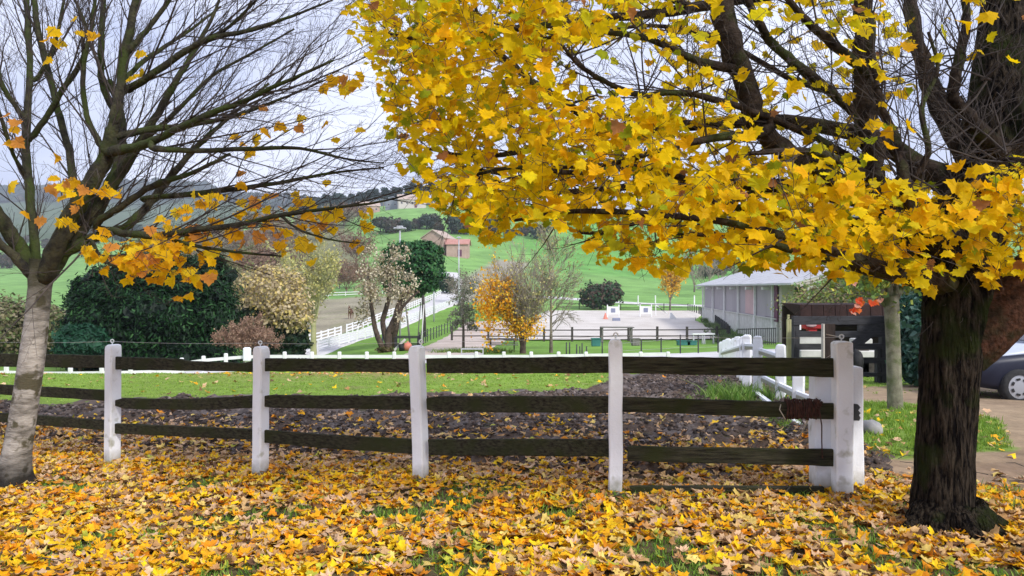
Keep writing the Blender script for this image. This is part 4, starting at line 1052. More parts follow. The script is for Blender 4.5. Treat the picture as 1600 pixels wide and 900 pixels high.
# side boughs grown towards where the canopy spreads, then twigs and leaves
nodes = []
for sp, sr in lm:
    for p, r_ in zip(sp, sr): nodes.append((p, r_))
NP = [np.array([p[:] for p, r_ in nodes])]; NR = [r_ for p, r_ in nodes]
lowx = np.array([500, 545, 580, 600, 640, 690, 720, 760, 790, 830, 870, 905, 940, 985, 1020, 1060, 1100, 1140, 1200, 1260, 1320, 1380, 1430, 1470, 1500, 1560, 1620, 1750], float)
lowy = np.array([-60, 40, 130, 230, 300, 322, 338, 385, 365, 345, 340, 372, 415, 405, 420, 425, 400, 412, 415, 415, 430, 425, 440, 450, 430, 440, 420, 400], float)
def dens(px, py):
    d = (py < np.interp(px, lowx, lowy)).astype(float)
    d *= 1 - .93 * np.exp(-(((px - 960) / 105) ** 2 + ((py - 105) / 52) ** 2) ** 2)
    d *= 1 - .75 * np.exp(-(((px - 1220) / 70) ** 2 + ((py - 60) / 50) ** 2) ** 2)
    d *= 1 - .85 * np.exp(-(((px - 1480) / 95) ** 2 + ((py - 190) / 110) ** 2) ** 2)
    d *= 1 - .5 * np.exp(-(((px - 1300) / 60) ** 2 + ((py - 170) / 50) ** 2) ** 2)
    d *= np.where((px > 1400) & (py < 250), .45, 1)
    d *= 1 - .45 * smooth(px, 1030, 1100) * (1 - smooth(py, 180, 290))
    d *= 1 - .75 * np.exp(-(((px - 1140 - py * .12) / 34) ** 2)) * (1 - smooth(py, 120, 200))
    d *= 1 - .7 * np.exp(-(((px - 1355) / 34) ** 2)) * smooth(py, 95, 120) * (1 - smooth(py, 270, 310))
    d *= np.where(py < -40, .5, 1)
    e = np.interp(py, [-60, 30, 120, 200, 300], [500, 530, 575, 600, 625])
    d *= np.clip((px - e) / 40, .0, 1)
    return d
tg = []
while len(tg) < 2300:
    px = RNG.uniform(490, 1760, 800); py = RNG.uniform(-330, 465, 800); k = RNG.random(800) < dens(px, py)
    Yd = RNG.uniform(3.9, 6.9, 800)
    for a, b, c in zip(px[k], py[k], Yd[k]): tg.append(P(a, b, c))
tg = tg[:2300]
A = NP[0]; key = [float(((A - np.array(t[:])) ** 2).sum(1).min()) for t in tg]
order = np.argsort(key)
arr = np.zeros((len(A) + 12000, 3)); arr[:len(A)] = A; cnt = len(A); rads = list(NR)
mb = MB(); ctips = []
for oi in order:
    t = tg[oi]; d = ((arr[:cnt] - np.array(t[:])) ** 2).sum(1); k = int(d.argmin()); a = Vector(arr[k]); L = (t - a).length
    if L < .06: ctips.append((t, Vector((-1, 0, -.2)))); continue
    r0 = min(rads[k] * .65, .005 + .009 * L); n = max(3, int(L / .14) + 1)
    out = (a - Vector((2.9, 5.1, 1.8))).normalized(); dv = (t - a)
    c1 = a + out * L * .30 + Vector((0, 0, .10 * L)); pts = []
    for i in range(n + 1):
        u = i / n; q = a * (1 - u) ** 2 + c1 * (2 * u * (1 - u)) + t * u * u + (rvec(.012) if 0 < i < n else Vector((0, 0, 0))); pts.append(q)
    rr = [max(.0016, r0 * (1 - .75 * i / n)) for i in range(n + 1)]
    mb.tube(pts, rr, 4 if r0 > .004 else 3, cap=False)
    for q, r_ in zip(pts[1:], rr[1:]): arr[cnt] = q[:]; rads.append(r_); cnt += 1
    dd = (pts[-1] - pts[-2]).normalized(); ctips.append((t, dd))
    for _ in range(2):
        k2 = R.randint(1, n); s = pts[k2]; nd = (dd + rvec(.7)).normalized(); e = s + nd * R.uniform(.08, .22); mb.tube([s, s.lerp(e, .5) + rvec(.01), e], [.002, .0016, .0012], 3, cap=False); ctips.append((e, nd))
# bare interior twigs
dm_ = []
for px, py, Y, n_t in ((985, 203, 5.9, 3), (930, 150, 5.2, 4), (1000, 149, 4.9, 6), (895, 92, 4.9, 4), (1070, 146, 4.9, 6), (1205, 65, 5.5, 5), (1250, 105, 5.5, 5), (1300, 145, 5.6, 4), (1410, 270, 4.65, 6), (1375, 165, 4.7, 4), (1500, 90, 4.8, 6), (1490, 150, 4.8, 5), (1440, 260, 5.3, 5), (1350, 350, 5.2, 3), (1500, 250, 4.8, 5), (1540, 120, 4.6, 5), (1440, 90, 5.6, 5), (820, 118, 5.6, 3), (1080, 195, 5.4, 4), (1570, 250, 4.5, 5)):
    for _ in range(n_t): twig(mb, dm_, P(px + R.uniform(-12, 12), py + R.uniform(-8, 8), Y), (rvec(.7) + Vector((-.3, 0, .35))).normalized(), R.uniform(.5, 1.1), .0065, 0, 3, .12, nch=6, rmin=.0013)
for sp, sr in lm:
    for i in range(3, len(sp) - 1, 2):
        d = (sp[i + 1] - sp[i]).normalized(); twig(mb, dm_, sp[i], (d + rvec(.55)).normalized(), R.uniform(.25, .8), min(sr[i] * .4, .007), 1, 2, .15, nch=4)
mb.build('twigs', M['twig'], rtree, False, 'stuff')
print('right twigs', len(mb.f), 'tips', len(ctips))
# leaves hang in sprays from the tips
pos = []; 
for t, d in ctips:
    for _ in range(R.choice((1, 2, 2, 3, 3))): pos.append((t + rvec(.055) - Vector((0, 0, .03)))[:])
pos = np.array(pos)
px = 800 + pos[:, 0] / pos[:, 1] * F; py = 450 - (pos[:, 2] - CZ) / pos[:, 1] * F
hole = smooth(fbm(pos[:, 0] * 1.0, pos[:, 2] + .5 * pos[:, 1], 5.2, 11), .25, .85)
keep = RNG.random(len(pos)) < np.clip((dens(px, py - 8) + .04) * (1 - .8 * hole), 0, 1)
pos = pos[keep]; px = px[keep]; py = py[keep]; n = len(pos); print('canopy leaves', n)
nrm = np.stack([RNG.normal(0, .55, n), -np.abs(RNG.normal(.75, .4, n)), RNG.normal(.45, .5, n)], -1)
drp = np.stack([RNG.normal(0, .55, n), RNG.normal(-.25, .35, n), -np.ones(n)], -1)
size = RNG.uniform(.038, .096, n) * np.where(px < 1000, .92, 1)
patch = fbm(pos[:, 0], pos[:, 2] + pos[:, 1], 2.2, 3)
colr = pick([(.95, .66, .004), (.94, .59, .004), (.95, .71, .008), (.84, .44, .004)], [6, 4, 3, 1], n)
gr = RNG.random(n) < np.clip(.13 + .42 * smooth(patch, .1, 1.0), 0, 1)
colr[gr] = pick([(.56, .52, .01), (.34, .40, .01), (.76, .60, .01)], [3, 2, 3], int(gr.sum()))
br = RNG.random(n) < .02; colr[br] = pick([(.45, .20, .07)], [1], int(br.sum()))
vis = (px > 490) & (px < 1610) & (py > -10) & (py < 480)
big = np.where(vis, size / pos[:, 1], 0); near = np.argsort(-big)[:300]; rest = np.setdiff1d(np.arange(n), near)
Zu = np.zeros(len(rest))
leaves_mesh('foliage', pos[rest], nrm[rest], Zu, size[rest], colr[rest], M['leaf'], rtree, TEMPL, droop=drp[rest])
leaf_objects('leaf', pos[near], nrm[near], drp[near], size[near], [tuple(c) for c in pick([(.95, .66, .004), (.94, .59, .004), (.95, .71, .008), (.62, .58, .01), (.84, .46, .004)], [6, 4, 3, 2, 1], 24)], M['leaf'], rtree, TEMPL)
# ------------------------------------------------------------------ plants of the middle distance
def cloud(ells, n, size, cols, wts=None, parent=None, name='crown', shell=.55, elong=1.0, m='foliage', up=.3, flat=False, kind=None, rough=0.0):
    """many small leaf faces spread through lumpy ellipsoids (c, rx, ry, rz)"""
    V = []; Fq = []; Cc = []; vol = np.array([e[1] * e[2] * e[3] for e in ells]) ** (2 / 3); k = RNG.choice(len(ells), n, p=vol / vol.sum())
    E = np.array([[*e[0], e[1], e[2], e[3]] for e in ells])[k]
    d = RNG.normal(0, 1, (n, 3)); d /= np.linalg.norm(d, axis=1, keepdims=True)
    rr = shell + (1 - shell) * RNG.random(n) ** .6
    lump = 1 + rough * RNG.normal(0, 1, n) + .16 * np.sin(d[:, 0] * 5 + k * 2.1) * np.cos(d[:, 1] * 6 + k) + .12 * np.sin(d[:, 2] * 9 + 3 * d[:, 0] + k) + RNG.normal(0, .06, n)
    c = E[:, :3] + d * E[:, 3:6] * (rr * lump)[:, None]
    nr = d * .8 + RNG.normal(0, .6, (n, 3)); nr[:, 2] += up
    Q = frames(nr, RNG.uniform(0, 2 * pi, n)); s = RNG.uniform(.55, 1.3, n) * size
    tv = np.array([(-.5, -.5 * elong, 0), (.5, -.35 * elong, .1), (.15, .6 * elong, 0), (-.55, .25 * elong, -.1)])
    v = np.einsum('nij,vj->nvi', Q, tv) * s[:, None, None] + c[:, None, :]
    col = pick(cols, wts or [1] * len(cols), n)
    o = np_mesh(name, v.reshape(-1, 3), (np.arange(n)[:, None] * 4 + np.arange(4)[None]), M[m], parent, col=np.repeat(col[:, None], 4, 1).reshape(-1, 3), kind=kind)
    return o
def tip_leaves(tips, per, spread, size, cols, wts=None, parent=None, name='leaves', sel=None, m='foliage'):
    pts = [t[0] for t in tips if sel is None or sel(t[0])]
    if not pts: return None
    Pn = np.repeat(np.array([p[:] for p in pts]), per, 0); n = len(Pn); Pn = Pn + RNG.normal(0, spread, (n, 3))
    Q = frames(RNG.normal(0, 1, (n, 3)), RNG.uniform(0, 6, n)); s = RNG.uniform(.6, 1.3, n) * size
    tv = np.array([(-.5, -.4, 0), (.4, -.5, .1), (.3, .55, 0), (-.5, .4, -.1)])
    v = np.einsum('nij,vj->nvi', Q, tv) * s[:, None, None] + Pn[:, None]
    col = pick(cols, wts or [1] * len(cols), n)
    return np_mesh(name, v.reshape(-1, 3), (np.arange(n)[:, None] * 4 + np.arange(4)[None]), M[m], parent, col=np.repeat(col[:, None], 4, 1).reshape(-1, 3))
def bare(base, H, r, stems, m, parent, spread=.5, tr=.25, lvl=3, up=.15, nch=7, rmin=.012, kink=.14, trunk_h=.3, lean=Vector((0, 0, 0)), tw='twig', L0=.62, wig=0):
    base = Vector(base); mb = MB(); top = base + Vector((0, 0, H * trunk_h)) + lean * trunk_h
    pts = [base - Vector((0, 0, .2)), base.lerp(top, .33) + rvec(wig), base.lerp(top, .66) + rvec(wig), top]
    sp, sr = smooth_path(pts, [r * 1.3, r, r * .9, r * .8], 4); mb.tube(sp, sr, 9); mb.build('trunk', M[m], parent, True)
    mb = MB(); tips = []
    for s in range(stems):
        a = 2 * pi * s / stems + R.uniform(-.3, .3); sp_ = spread * R.uniform(.35, 1.15) if s else spread * .1
        d = (Vector((cos(a) * sp_, sin(a) * sp_, 1)) + lean * .1).normalized(); L = H * (1 - trunk_h) * L0 / .62 * R.uniform(.8, 1.05)
        twig(mb, tips, top - Vector((0, 0, R.random() * H * trunk_h * .15)), d, L, r * (.75 / max(1, stems) ** .35), 0, lvl, up, (6, 4, 3, 3), kink, nch, rmin=rmin)
    mb.build('branches', M[tw], parent, False)
    return tips
M['twig_grey'] = mat('grey_brown_twigs', (.20, .165, .125), (.36, .31, .25), .9, 3)
M['twig_green'] = mat('olive_twigs', (.30, .30, .14), (.44, .42, .24), .9, 3)
M['twig_red'] = mat('russet_twigs', (.17, .10, .07), (.26, .16, .11), .9, 3)
M['bark_mid'] = mat('grey_bark', (.09, .075, .06), (.19, .165, .13), .9, 5, .4, 15, .2)
M['bark_dark'] = mat('dark_bark', (.05, .035, .028), (.11, .08, .06), .9, 5, .4, 15, .2)

# dark cypress mass on the left
t = thing('cypress_shrub', 'huge dense dark green cypress shrub beyond the left end of the footpath', 'shrub', G(260, 34))
def E(px, py, Y, rx, ry, rz): return (P(px, py, Y)[:], rx, ry, rz)
el = [E(250, 490, 34, 3.1, 2.2, 2.35), E(185, 500, 34, 1.8, 1.8, 2.3), E(298, 492, 34.2, 1.9, 2, 2.2), E(215, 432, 34, 1.1, 1.1, 1.2), E(330, 436, 34.5, .9, 1.0, 1.1), E(150, 460, 34, 1.0, 1.1, 1.0), E(270, 430, 34.6, 1.4, 1.2, .9), E(250, 560, 33.5, 3.6, 1.6, 1.0), E(140, 520, 34, 1.1, 1.4, 1.5)]
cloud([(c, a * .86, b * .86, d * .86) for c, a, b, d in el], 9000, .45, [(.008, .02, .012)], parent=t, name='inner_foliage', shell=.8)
cloud(el, 105000, .062, [(.009, .040, .010), (.016, .068, .016), (.04, .12, .03), (.005, .020, .007)], [4, 4, 1.2, 4], t, 'foliage', .72, 3.6, up=.9, rough=.10)
mb = MB(); mb.tube([G(250, 34), G(250, 34, 2.5)], [.3, .15], 8); mb.build('trunk', M['bark_dark'], t, True)
t = thing('cypress_shrub', 'low dark green conifer bush at the left foot of the huge cypress shrub', 'shrub', G(125, 31))
el = [E(128, 538, 31, .95, .9, .75), E(112, 530, 31, .5, .5, .55)]
cloud(el, 9000, .085, [(.012, .06, .03), (.02, .085, .04)], None, t, 'foliage', .6, 3.4, up=.6)
mb = MB(); mb.tube([G(125, 31), G(125, 31, .8)], [.08, .04], 6); mb.build('trunk', M['bark_dark'], t, True)
# evergreen dark bush right of it with a climber of pale dead leaves over it
t = thing('evergreen_bush', 'dark evergreen bush overgrown with pale dried leaves, right of the cypress shrub', 'bush', G(430, 38))
el = [E(425, 525, 38, 1.5, 1.4, 1.35), E(455, 530, 38, .9, 1, 1.0), E(405, 500, 38, 1.0, 1.2, .9)]
cloud(el, 9000, .2, [(.015, .04, .02), (.025, .06, .025), (.05, .07, .03)], None, t, 'foliage', .6)
cloud([E(425, 455, 37.5, 1.9, 1.4, 1.3), E(450, 490, 37, 1.3, 1.0, 1.0)], 4200, .13, [(.56, .46, .28), (.68, .54, .20), (.40, .32, .20)], None, t, 'dried_leaves', .6)
mb = MB(); mb.tube([G(430, 38), G(430, 38, 1.8)], [.14, .06], 6); mb.build('trunk', M['bark_dark'], t, True)
# small brown twiggy ball tree
t = thing('ball_tree', 'small bare russet-brown ball-headed tree on a thin leaning stem before the cypress', 'tree', G(380, 29))
tp_ = bare(G(380, 29), 2.5, .04, 14, 'bark_mid', t, 1.7, lvl=3, up=.02, nch=9, rmin=.007, trunk_h=.34, lean=Vector((.35, 0, 0)), tw='twig_red', kink=.2, L0=.50)
tip_leaves(tp_, 1, .06, .05, [(.30, .18, .12), (.36, .24, .16)], None, t, 'dried_leaves')
# willow-like tree with olive twigs
t = thing('willow_tree', 'bare olive-twigged tree with pale trunk standing by the white lane fence', 'tree', G(490, 48))
tp_ = bare(G(490, 48), 7.2, .20, 8, 'twig_green', t, .85, lvl=3, up=.12, nch=9, rmin=.014, trunk_h=.34, tw='twig_green')
tip_leaves(tp_, 1, .2, .11, [(.58, .52, .18), (.50, .50, .20)], None, t, 'sparse_leaves', sel=lambda p: R.random() < .9)
t = thing('thicket_tree', 'greyish twiggy tree with clinging pale dead leaves left of the willow-like tree', 'tree', G(440, 52))
tp_ = bare(G(440, 52), 6.2, .15, 7, 'bark_mid', t, 1.0, lvl=3, up=.08, nch=8, rmin=.014, trunk_h=.2, tw='twig_grey')
tip_leaves(tp_, 2, .25, .12, [(.45, .36, .24), (.34, .27, .18), (.50, .42, .18)], None, t, 'dead_leaves')
# dark multi-stemmed oak with leaning trunks and a second stem with pale leaves
t = thing('oak_tree', 'twisted tree with dark ivy-clad leaning trunks and pale withered leaves by the grass verge', 'tree', G(603, 46))
mb = MB(); b = G(603, 46)
for (pts) in ([(606, 552, 46, 9), (608, 520, 46, 8), (618, 495, 46, 7), (625, 470, 46, 6), (640, 455, 46, 5)], [(600, 548, 46, 8), (588, 520, 46, 6), (582, 490, 46, 5), (578, 460, 46, 4), (575, 420, 46, 3)],
              [(606, 535, 46, 8), (598, 505, 46.3, 6), (604, 480, 46.3, 5.5), (610, 450, 46.3, 4.5), (605, 415, 46.3, 3)], [(610, 520, 46, 6), (622, 490, 45.8, 4), (640, 468, 45.6, 3), (655, 455, 45.5, 2)]):
    sp, sr = smooth_path([P(a, bb, Y) for a, bb, Y, r in pts], [r / F * Y * .68 for a, bb, Y, r in pts], 5); mb.tube(sp, sr, 8, wob=.15)
mb.build('trunk', M['bark_dark'], t, True)
mb = MB(); tips = []
for (px, py, Y) in ((575, 420, 46), (582, 470, 46), (605, 415, 46), (610, 450, 46), (600, 440, 46), (588, 440, 46), (625, 470, 46)):
    for _ in range(4): twig(mb, tips, P(px, py, Y), (rvec(.8) + Vector((0, 0, .4))).normalized(), R.uniform(.9, 1.9), .035, 1, 3, .05, nch=7, rmin=.010)
mb.build('branches', M['twig_grey'], t)
tip_leaves(tips, 3, .16, .10, [(.62, .52, .38), (.46, .36, .24), (.28, .25, .12), (.75, .68, .50)], None, t, 'withered_leaves')
cloud([E(602, 546, 46, .5, .45, .22)], 500, .16, [(.10, .10, .03), (.16, .12, .05)], None, t, 'ivy', .5)
t = thing('holm_oak', 'round dense bright green holm oak above the white lane fence', 'tree', G(640, 52))
el = [E(640, 405, 52, 1.8, 1.7, 1.15), E(655, 420, 52, 1.75, 1.7, 1.5), E(625, 400, 52, 1.1, 1.3, .9), E(665, 395, 52, 1.1, 1.1, .9), E(640, 440, 52, 1.9, 1.5, 1.0), E(615, 430, 52, 1.0, 1.2, 1.1)]
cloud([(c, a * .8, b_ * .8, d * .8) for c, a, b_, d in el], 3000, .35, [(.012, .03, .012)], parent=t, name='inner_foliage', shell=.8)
cloud(el, 20000, .14, [(.03, .13, .04), (.05, .18, .05), (.02, .07, .025), (.08, .19, .06)], None, t, 'foliage', .75, 1.3, up=.5)
mb = MB(); g_ = G(612, 52); mb.tube([g_, P(622, 500, 52), P(632, 460, 52), P(645, 420, 52)], [.22, .18, .14, .08], 8); mb.build('trunk', M['bark_dark'], t, True)
# weeping grey shrub and low greenery beside the sandy track
t = thing('weeping_tree', 'small thin tree with drooping grey-green foliage between sandy track and yellow tree', 'tree', G(724, 43))
mb = MB(); g_ = G(724, 43); pts = [g_, P(724, 510, 43), P(722, 480, 43), P(728, 455, 43)]; mb.tube(pts, [.09, .07, .05, .03], 7); mb.build('trunk', M['bark_mid'], t, True)
mb = MB(); tips = []
for k in range(30):
    s = P(R.uniform(720, 728), R.uniform(455, 510), 43); twig(mb, tips, s, Vector((R.gauss(0, 1), R.gauss(0, 1), .5)).normalized(), R.uniform(.7, 1.5), .02, 1, 3, -.35, nch=6, rmin=.008)
mb.build('branches', M['twig_grey'], t)
tip_leaves(tips, 2, .07, .08, [(.20, .22, .15), (.28, .28, .22), (.14, .19, .08)], None, t, 'leaves')
for (px, Y, lab, cols, w_, h_) in ((735, 41, 'low spiky green plants round the foot of the thin weeping tree', [(.12, .22, .04), (.22, .30, .07)], 1.9, .28), (760, 42, 'reddish low bed of plants left of the grey picnic bench', [(.22, .16, .08), (.14, .20, .05)], .9, .2)):
    g_ = G(px, Y); x = g_.x + RNG.normal(0, w_ * .45, 700); y = Y + RNG.normal(0, .5, 700)
    tag(grass('low_plants', x, y, RNG.uniform(h_ * .5, h_ * 1.4, 700), .018, cols, .5, 5), lab, 'plants')
# the vase-shaped tree, half yellow
t = thing('pollard_willow', 'fan-shaped many-stemmed tree with orange-yellow leaves on its left side and foot', 'tree', G(817, 40))
mb = MB(); b = G(817, 40); top = b + Vector((0, 0, .95)); sp, sr = smooth_path([b - Vector((0, 0, .2)), b + Vector((0, 0, .4)), top], [.20, .16, .24], 4); mb.tube(sp, sr, 10, wob=.1); mb.build('trunk', M['bark_dark'], t, True)
mb = MB(); tips = []
for k in range(46):
    a = R.uniform(0, 2 * pi); s_ = R.uniform(.05, .85) ** .8; d = Vector((cos(a) * s_, sin(a) * s_ * .8, 1)).normalized()
    twig(mb, tips, top + Vector((cos(a) * .12, sin(a) * .12, 0)), d, R.uniform(2.2, 4.3) * (1.1 - .35 * s_), .028, 1, 3, .16, nch=9, rmin=.009, kink=.08)
mb.build('branches', M['twig_grey'], t)
XL = b.x
tip_leaves(tips, 7, .16, .10, [(.85, .48, .02), (.80, .36, .02), (.85, .60, .06)], None, t, 'yellow_leaves', sel=lambda p: (p.x < XL - .55 and p.z < b.z + 4.0 and R.random() < .8 - .12 * (p.z - b.z)) or p.z < b.z + 1.9 )
tip_leaves(tips, 1, .12, .08, [(.42, .38, .12), (.50, .46, .18)], None, t, 'sparse_leaves', sel=lambda p: R.random() < .55)
pl_ = [(top + Vector((R.gauss(0, .45), R.gauss(0, .3), R.uniform(-.05, .7))), None) for _ in range(240)] + [(top + Vector((-1.75 + R.gauss(0, .42), R.gauss(0, .5), 1.7 + R.gauss(0, .85))), None) for _ in range(620)]
tip_leaves(pl_, 3, .10, .10, [(.90, .50, .01), (.88, .38, .01), (.88, .60, .03)], None, t, 'low_yellow_leaves')
t = thing('slim_tree', 'tall slim bare tree with grey trunk right of the fan-shaped yellow tree', 'tree', G(861, 41))
tp_ = bare(G(861, 41), 6.6, .10, 1, 'bark_mid', t, .3, lvl=3, up=.05, nch=13, rmin=.009, trunk_h=.16, tw='twig_grey', kink=.05, L0=.66)
mb = MB(); tips2 = []
for k in range(16):
    s = P(861 + R.uniform(-2, 2), R.uniform(440, 530), 41); twig(mb, tips2, s, Vector((R.choice((-1, 1)) * R.uniform(.5, 1), R.gauss(0, .5), .75)).normalized(), R.uniform(1.0, 2.2), .028, 1, 3, .1 if k > 5 else -.3, nch=7, rmin=.008)
mb.build('side_branches', M['twig_grey'], t)
tip_leaves(tp_, 1, .2, .07, [(.40, .38, .16)], None, t, 'sparse_leaves')

# beyond the arena
def bush(name, label, cat, px, Y, w_, h_, cols, n=2500, size=.3, group=None, kind=1.0, base=None, wts=None, trunkm='bark_dark'):
    g = G(px, Y); t = thing(name, label, cat, g, group)
    el = [((g.x + R.uniform(-.25, .25) * w_, Y + R.uniform(-.2, .2) * w_, g.z + h_ * R.uniform(.38, .62)), w_ * R.uniform(.28, .42), w_ * .35, h_ * R.uniform(.32, .45)) for _ in range(5)]
    cloud(el, n, size, cols, wts, t, 'crown', .4)
    mb = MB(); mb.tube([g - Vector((0, 0, .3)), g + Vector((0, 0, h_ * .5))], [w_ * .045, w_ * .02], 6); mb.build('trunk', M[trunkm], t, True)
    return t
bush('bush', 'dark green bush with a russet left half at the far edge of the sand arena', 'bush', 938, 122, 6.4, 5.2, [(.03, .07, .03), (.05, .10, .04), (.12, .08, .06)], 5200, .34)
t = thing('yellow_tree', 'round yellow-leaved tree on the grass bank beyond the sand arena', 'tree', G(1047, 118))
tp_ = bare(G(1047, 118), 7.4, .16, 7, 'bark_mid', t, .9, lvl=3, up=.08, nch=7, rmin=.022, trunk_h=.2, tw='twig_grey')
tip_leaves(tp_, 5, .3, .24, [(.85, .50, .03), (.75, .40, .04), (.70, .56, .12)], None, t, 'leaves', sel=lambda p: R.random() < .55)
bush('bush', 'dark rounded evergreen bush at the right edge of the lane where it climbs', 'bush', 703, 150, 4.6, 4.0, [(.02, .055, .025), (.03, .08, .035)], 2600, .3)
t = thing('twiggy_bush', 'brown twiggy leafless bush in front of the rounded evergreen by the lane', 'bush', G(722, 128))
tp_ = bare(G(722, 128), 5.2, .10, 8, 'bark_mid', t, 1.1, lvl=3, up=.02, nch=7, rmin=.022, trunk_h=.08, tw='twig_grey')
tip_leaves(tp_, 1, .3, .2, [(.20, .17, .12), (.16, .17, .09)], None, t, 'dead_leaves')
for k, (px, Y, H) in enumerate(((1105, 165, 12), (1085, 185, 10), (1128, 190, 12), (1150, 200, 11))):
    t = thing('bare_tree', 'grey leafless tree on the slope behind the riding hall', 'tree', G(px, Y), 'leafless trees behind the riding hall')
    bare(G(px, Y), H, .22, 6, 'bark_mid', t, .8, lvl=2, up=.1, nch=8, rmin=.045, trunk_h=.15, tw='twig_grey')

# brown wooded hillside, centre left
protos = []
for k in range(4):
    t = thing('bare_tree', 'leafless russet-brown tree on the rough wooded slope at centre left', 'tree', (0, 0, 0), 'leafless trees on the rough slope')
    tp_ = bare((0, 0, 0), 9, .20, 7, 'bark_mid', t, .9, lvl=2, up=.06, nch=9, rmin=.05, trunk_h=.12, tw=['twig_red', 'twig_grey', 'twig_green', 'twig_red'][k])
    tip_leaves(tp_, 3, .6, .32, [[(.24, .15, .10), (.30, .18, .12)], [(.22, .19, .12), (.30, .26, .16)], [(.26, .25, .10), (.20, .24, .08)], [(.30, .17, .10), (.22, .16, .10)]][k], None, t, 'dead_leaves')
    protos.append(t)
def place(pr, used, px, Y, s, sz=None):
    if not used.get(pr.name): o = pr; used[pr.name] = 1
    else: o = copy_tree(pr)
    o.location = G(px, Y, -.1); o.rotation_euler = (0, 0, R.uniform(0, 6)); o.scale = (s, s, sz or s); return o
used = {}
for i in range(46):
    Y = R.uniform(150, 430); px = R.uniform(235, 575) if Y > 220 else R.uniform(240, 470); place(protos[i % 4], used, px, Y, R.uniform(.8, 1.35) * (1 if Y < 250 else 1.25))
for i in range(14): place(protos[(i * 3) % 4], used, 330 + i * 18 + R.uniform(-6, 6), 118 + R.uniform(-8, 22) if i < 7 else 148 + R.uniform(0, 25), R.uniform(.55, .85))
# evergreens on the brow
pr = []
for k in range(4):
    t = thing('tall_tree', 'tall dark blue-green tree on the brow of the hill behind the farmhouses', 'tree', (0, 0, 0), 'tall trees on the brow')
    H = 17; mb = MB(); mb.tube([Vector((0, 0, -.5)), Vector((.3, 0, H * .4)), Vector((-.2, .2, H * .8))], [.35, .25, .1], 6)
    for s in range(5): mb.tube([Vector((.2, 0, H * (.35 + .08 * s))), Vector((R.uniform(-3, 3), R.uniform(-3, 3), H * (.6 + .07 * s)))], [.14, .05], 4)
    mb.build('trunk', M['twig_grey'], t, True)
    el = [((R.uniform(-2.6, 2.6), R.uniform(-2.5, 2.5), H * R.uniform(.52, .92)), R.uniform(1.6, 2.8), 2.2, R.uniform(1.3, 2.4)) for _ in range(8)]
    cloud(el, 1500, .75, [(.03, .06, .045), (.045, .08, .06), (.02, .045, .035)], None, t, 'crown', .3); pr.append(t)
used = {}
for i in range(30):
    px = 462 + i * 7.2 + R.uniform(-4, 4); place(pr[i % 4], used, px, 520 + R.uniform(-30, 60), R.uniform(.75, 1.2), None)
# hedgerow trees half way up the green field
pr = []
for k in range(3):
    t = thing('hedgerow_bush', 'dark rounded bush in the hedgerow across the upper green field', 'bush', (0, 0, 0), 'hedgerow bushes')
    el = [((R.uniform(-2, 2), R.uniform(-1.5, 1.5), R.uniform(1.8, 4)), R.uniform(1.6, 2.8), 2, R.uniform(1.3, 2.2)) for _ in range(5)]
    cloud(el, 1300, .6, [[(.04, .07, .05), (.06, .09, .06)], [(.05, .08, .04), (.09, .09, .06)], [(.12, .09, .07), (.09, .10, .06)]][k], None, t, 'crown', .3)
    mb = MB(); mb.tube([Vector((0, 0, -.3)), Vector((0, 0, 2.5))], [.3, .15], 6); mb.build('trunk', M['bark_dark'], t, True); pr.append(t)
used = {}
for i, px in enumerate((592, 604, 618, 632, 645, 655, 664, 674, 690, 706, 716, 727, 741, 752, 765, 780, 800, 822, 845, 1100, 1118, 1135, 1160, 1185)):
    place(pr[i % 3], used, px + R.uniform(-3, 3), 330 + R.uniform(-8, 10) if px < 900 else 240 + R.uniform(-20, 30), R.uniform(.8, 1.35) * (1.2 if px in (664, 706, 752) else 1))
# hedges and copses on the hazy slope at far left
for i in range(26):
    px = R.uniform(-60, 330); Y = R.choice((420, 470, 620, 700, 760)) + R.uniform(-15, 15); o = copy_tree(pr[i % 3]); o.location = G(px, Y, -.2); o.scale = [R.uniform(1.2, 2.1)] * 3
    o['label'] = 'dark bush on the hazy fields at far left behind the bare maple'; o['group'] = 'bushes on the far left fields'; o.name = 'field_bush'
# far woods on the ridge: crowns nobody could count
xs, ys = [], []
while len(xs) < 4200:
    px = R.uniform(-500, 900); Y = R.uniform(1500, 2150); xs.append((px - 800) / F * Y); ys.append(Y)
xs = np.array(xs); ys = np.array(ys); zs = T(xs, ys); V = []; Fq = []
oct_ = np.array([(1, 0, 0), (0, 1, 0), (-1, 0, 0), (0, -1, 0), (0, 0, 1.2), (.7, .7, .6), (-.7, .7, .6), (-.7, -.7, .6), (.7, -.7, .6)])
of = [(0, 5, 8), (5, 1, 6), (6, 2, 7), (7, 3, 8), (0, 1, 5), (1, 2, 6), (2, 3, 7), (3, 0, 8), (4, 5, 6), (4, 6, 7), (4, 7, 8), (4, 8, 5)]
s_ = RNG.uniform(5, 10, len(xs)); V = oct_[None] * s_[:, None, None] * RNG.uniform(.8, 1.2, (len(xs), 9, 1)) + np.stack([xs, ys, zs + s_ * .6], -1)[:, None]
Fq = np.array(of)[None] + (np.arange(len(xs)) * 9)[:, None, None]
c_ = pick([(.03, .055, .035), (.045, .07, .04), (.025, .045, .035), (.07, .065, .04)], [3, 2, 3, 1], len(xs))
tag(np_mesh('far_wood', V.reshape(-1, 3), Fq.reshape(-1, 3), M['foliage'], None, col=np.repeat(c_[:, None], 9, 1).reshape(-1, 3), kind='stuff'), 'blue-hazed wooded ridge along the horizon at left', 'woodland')
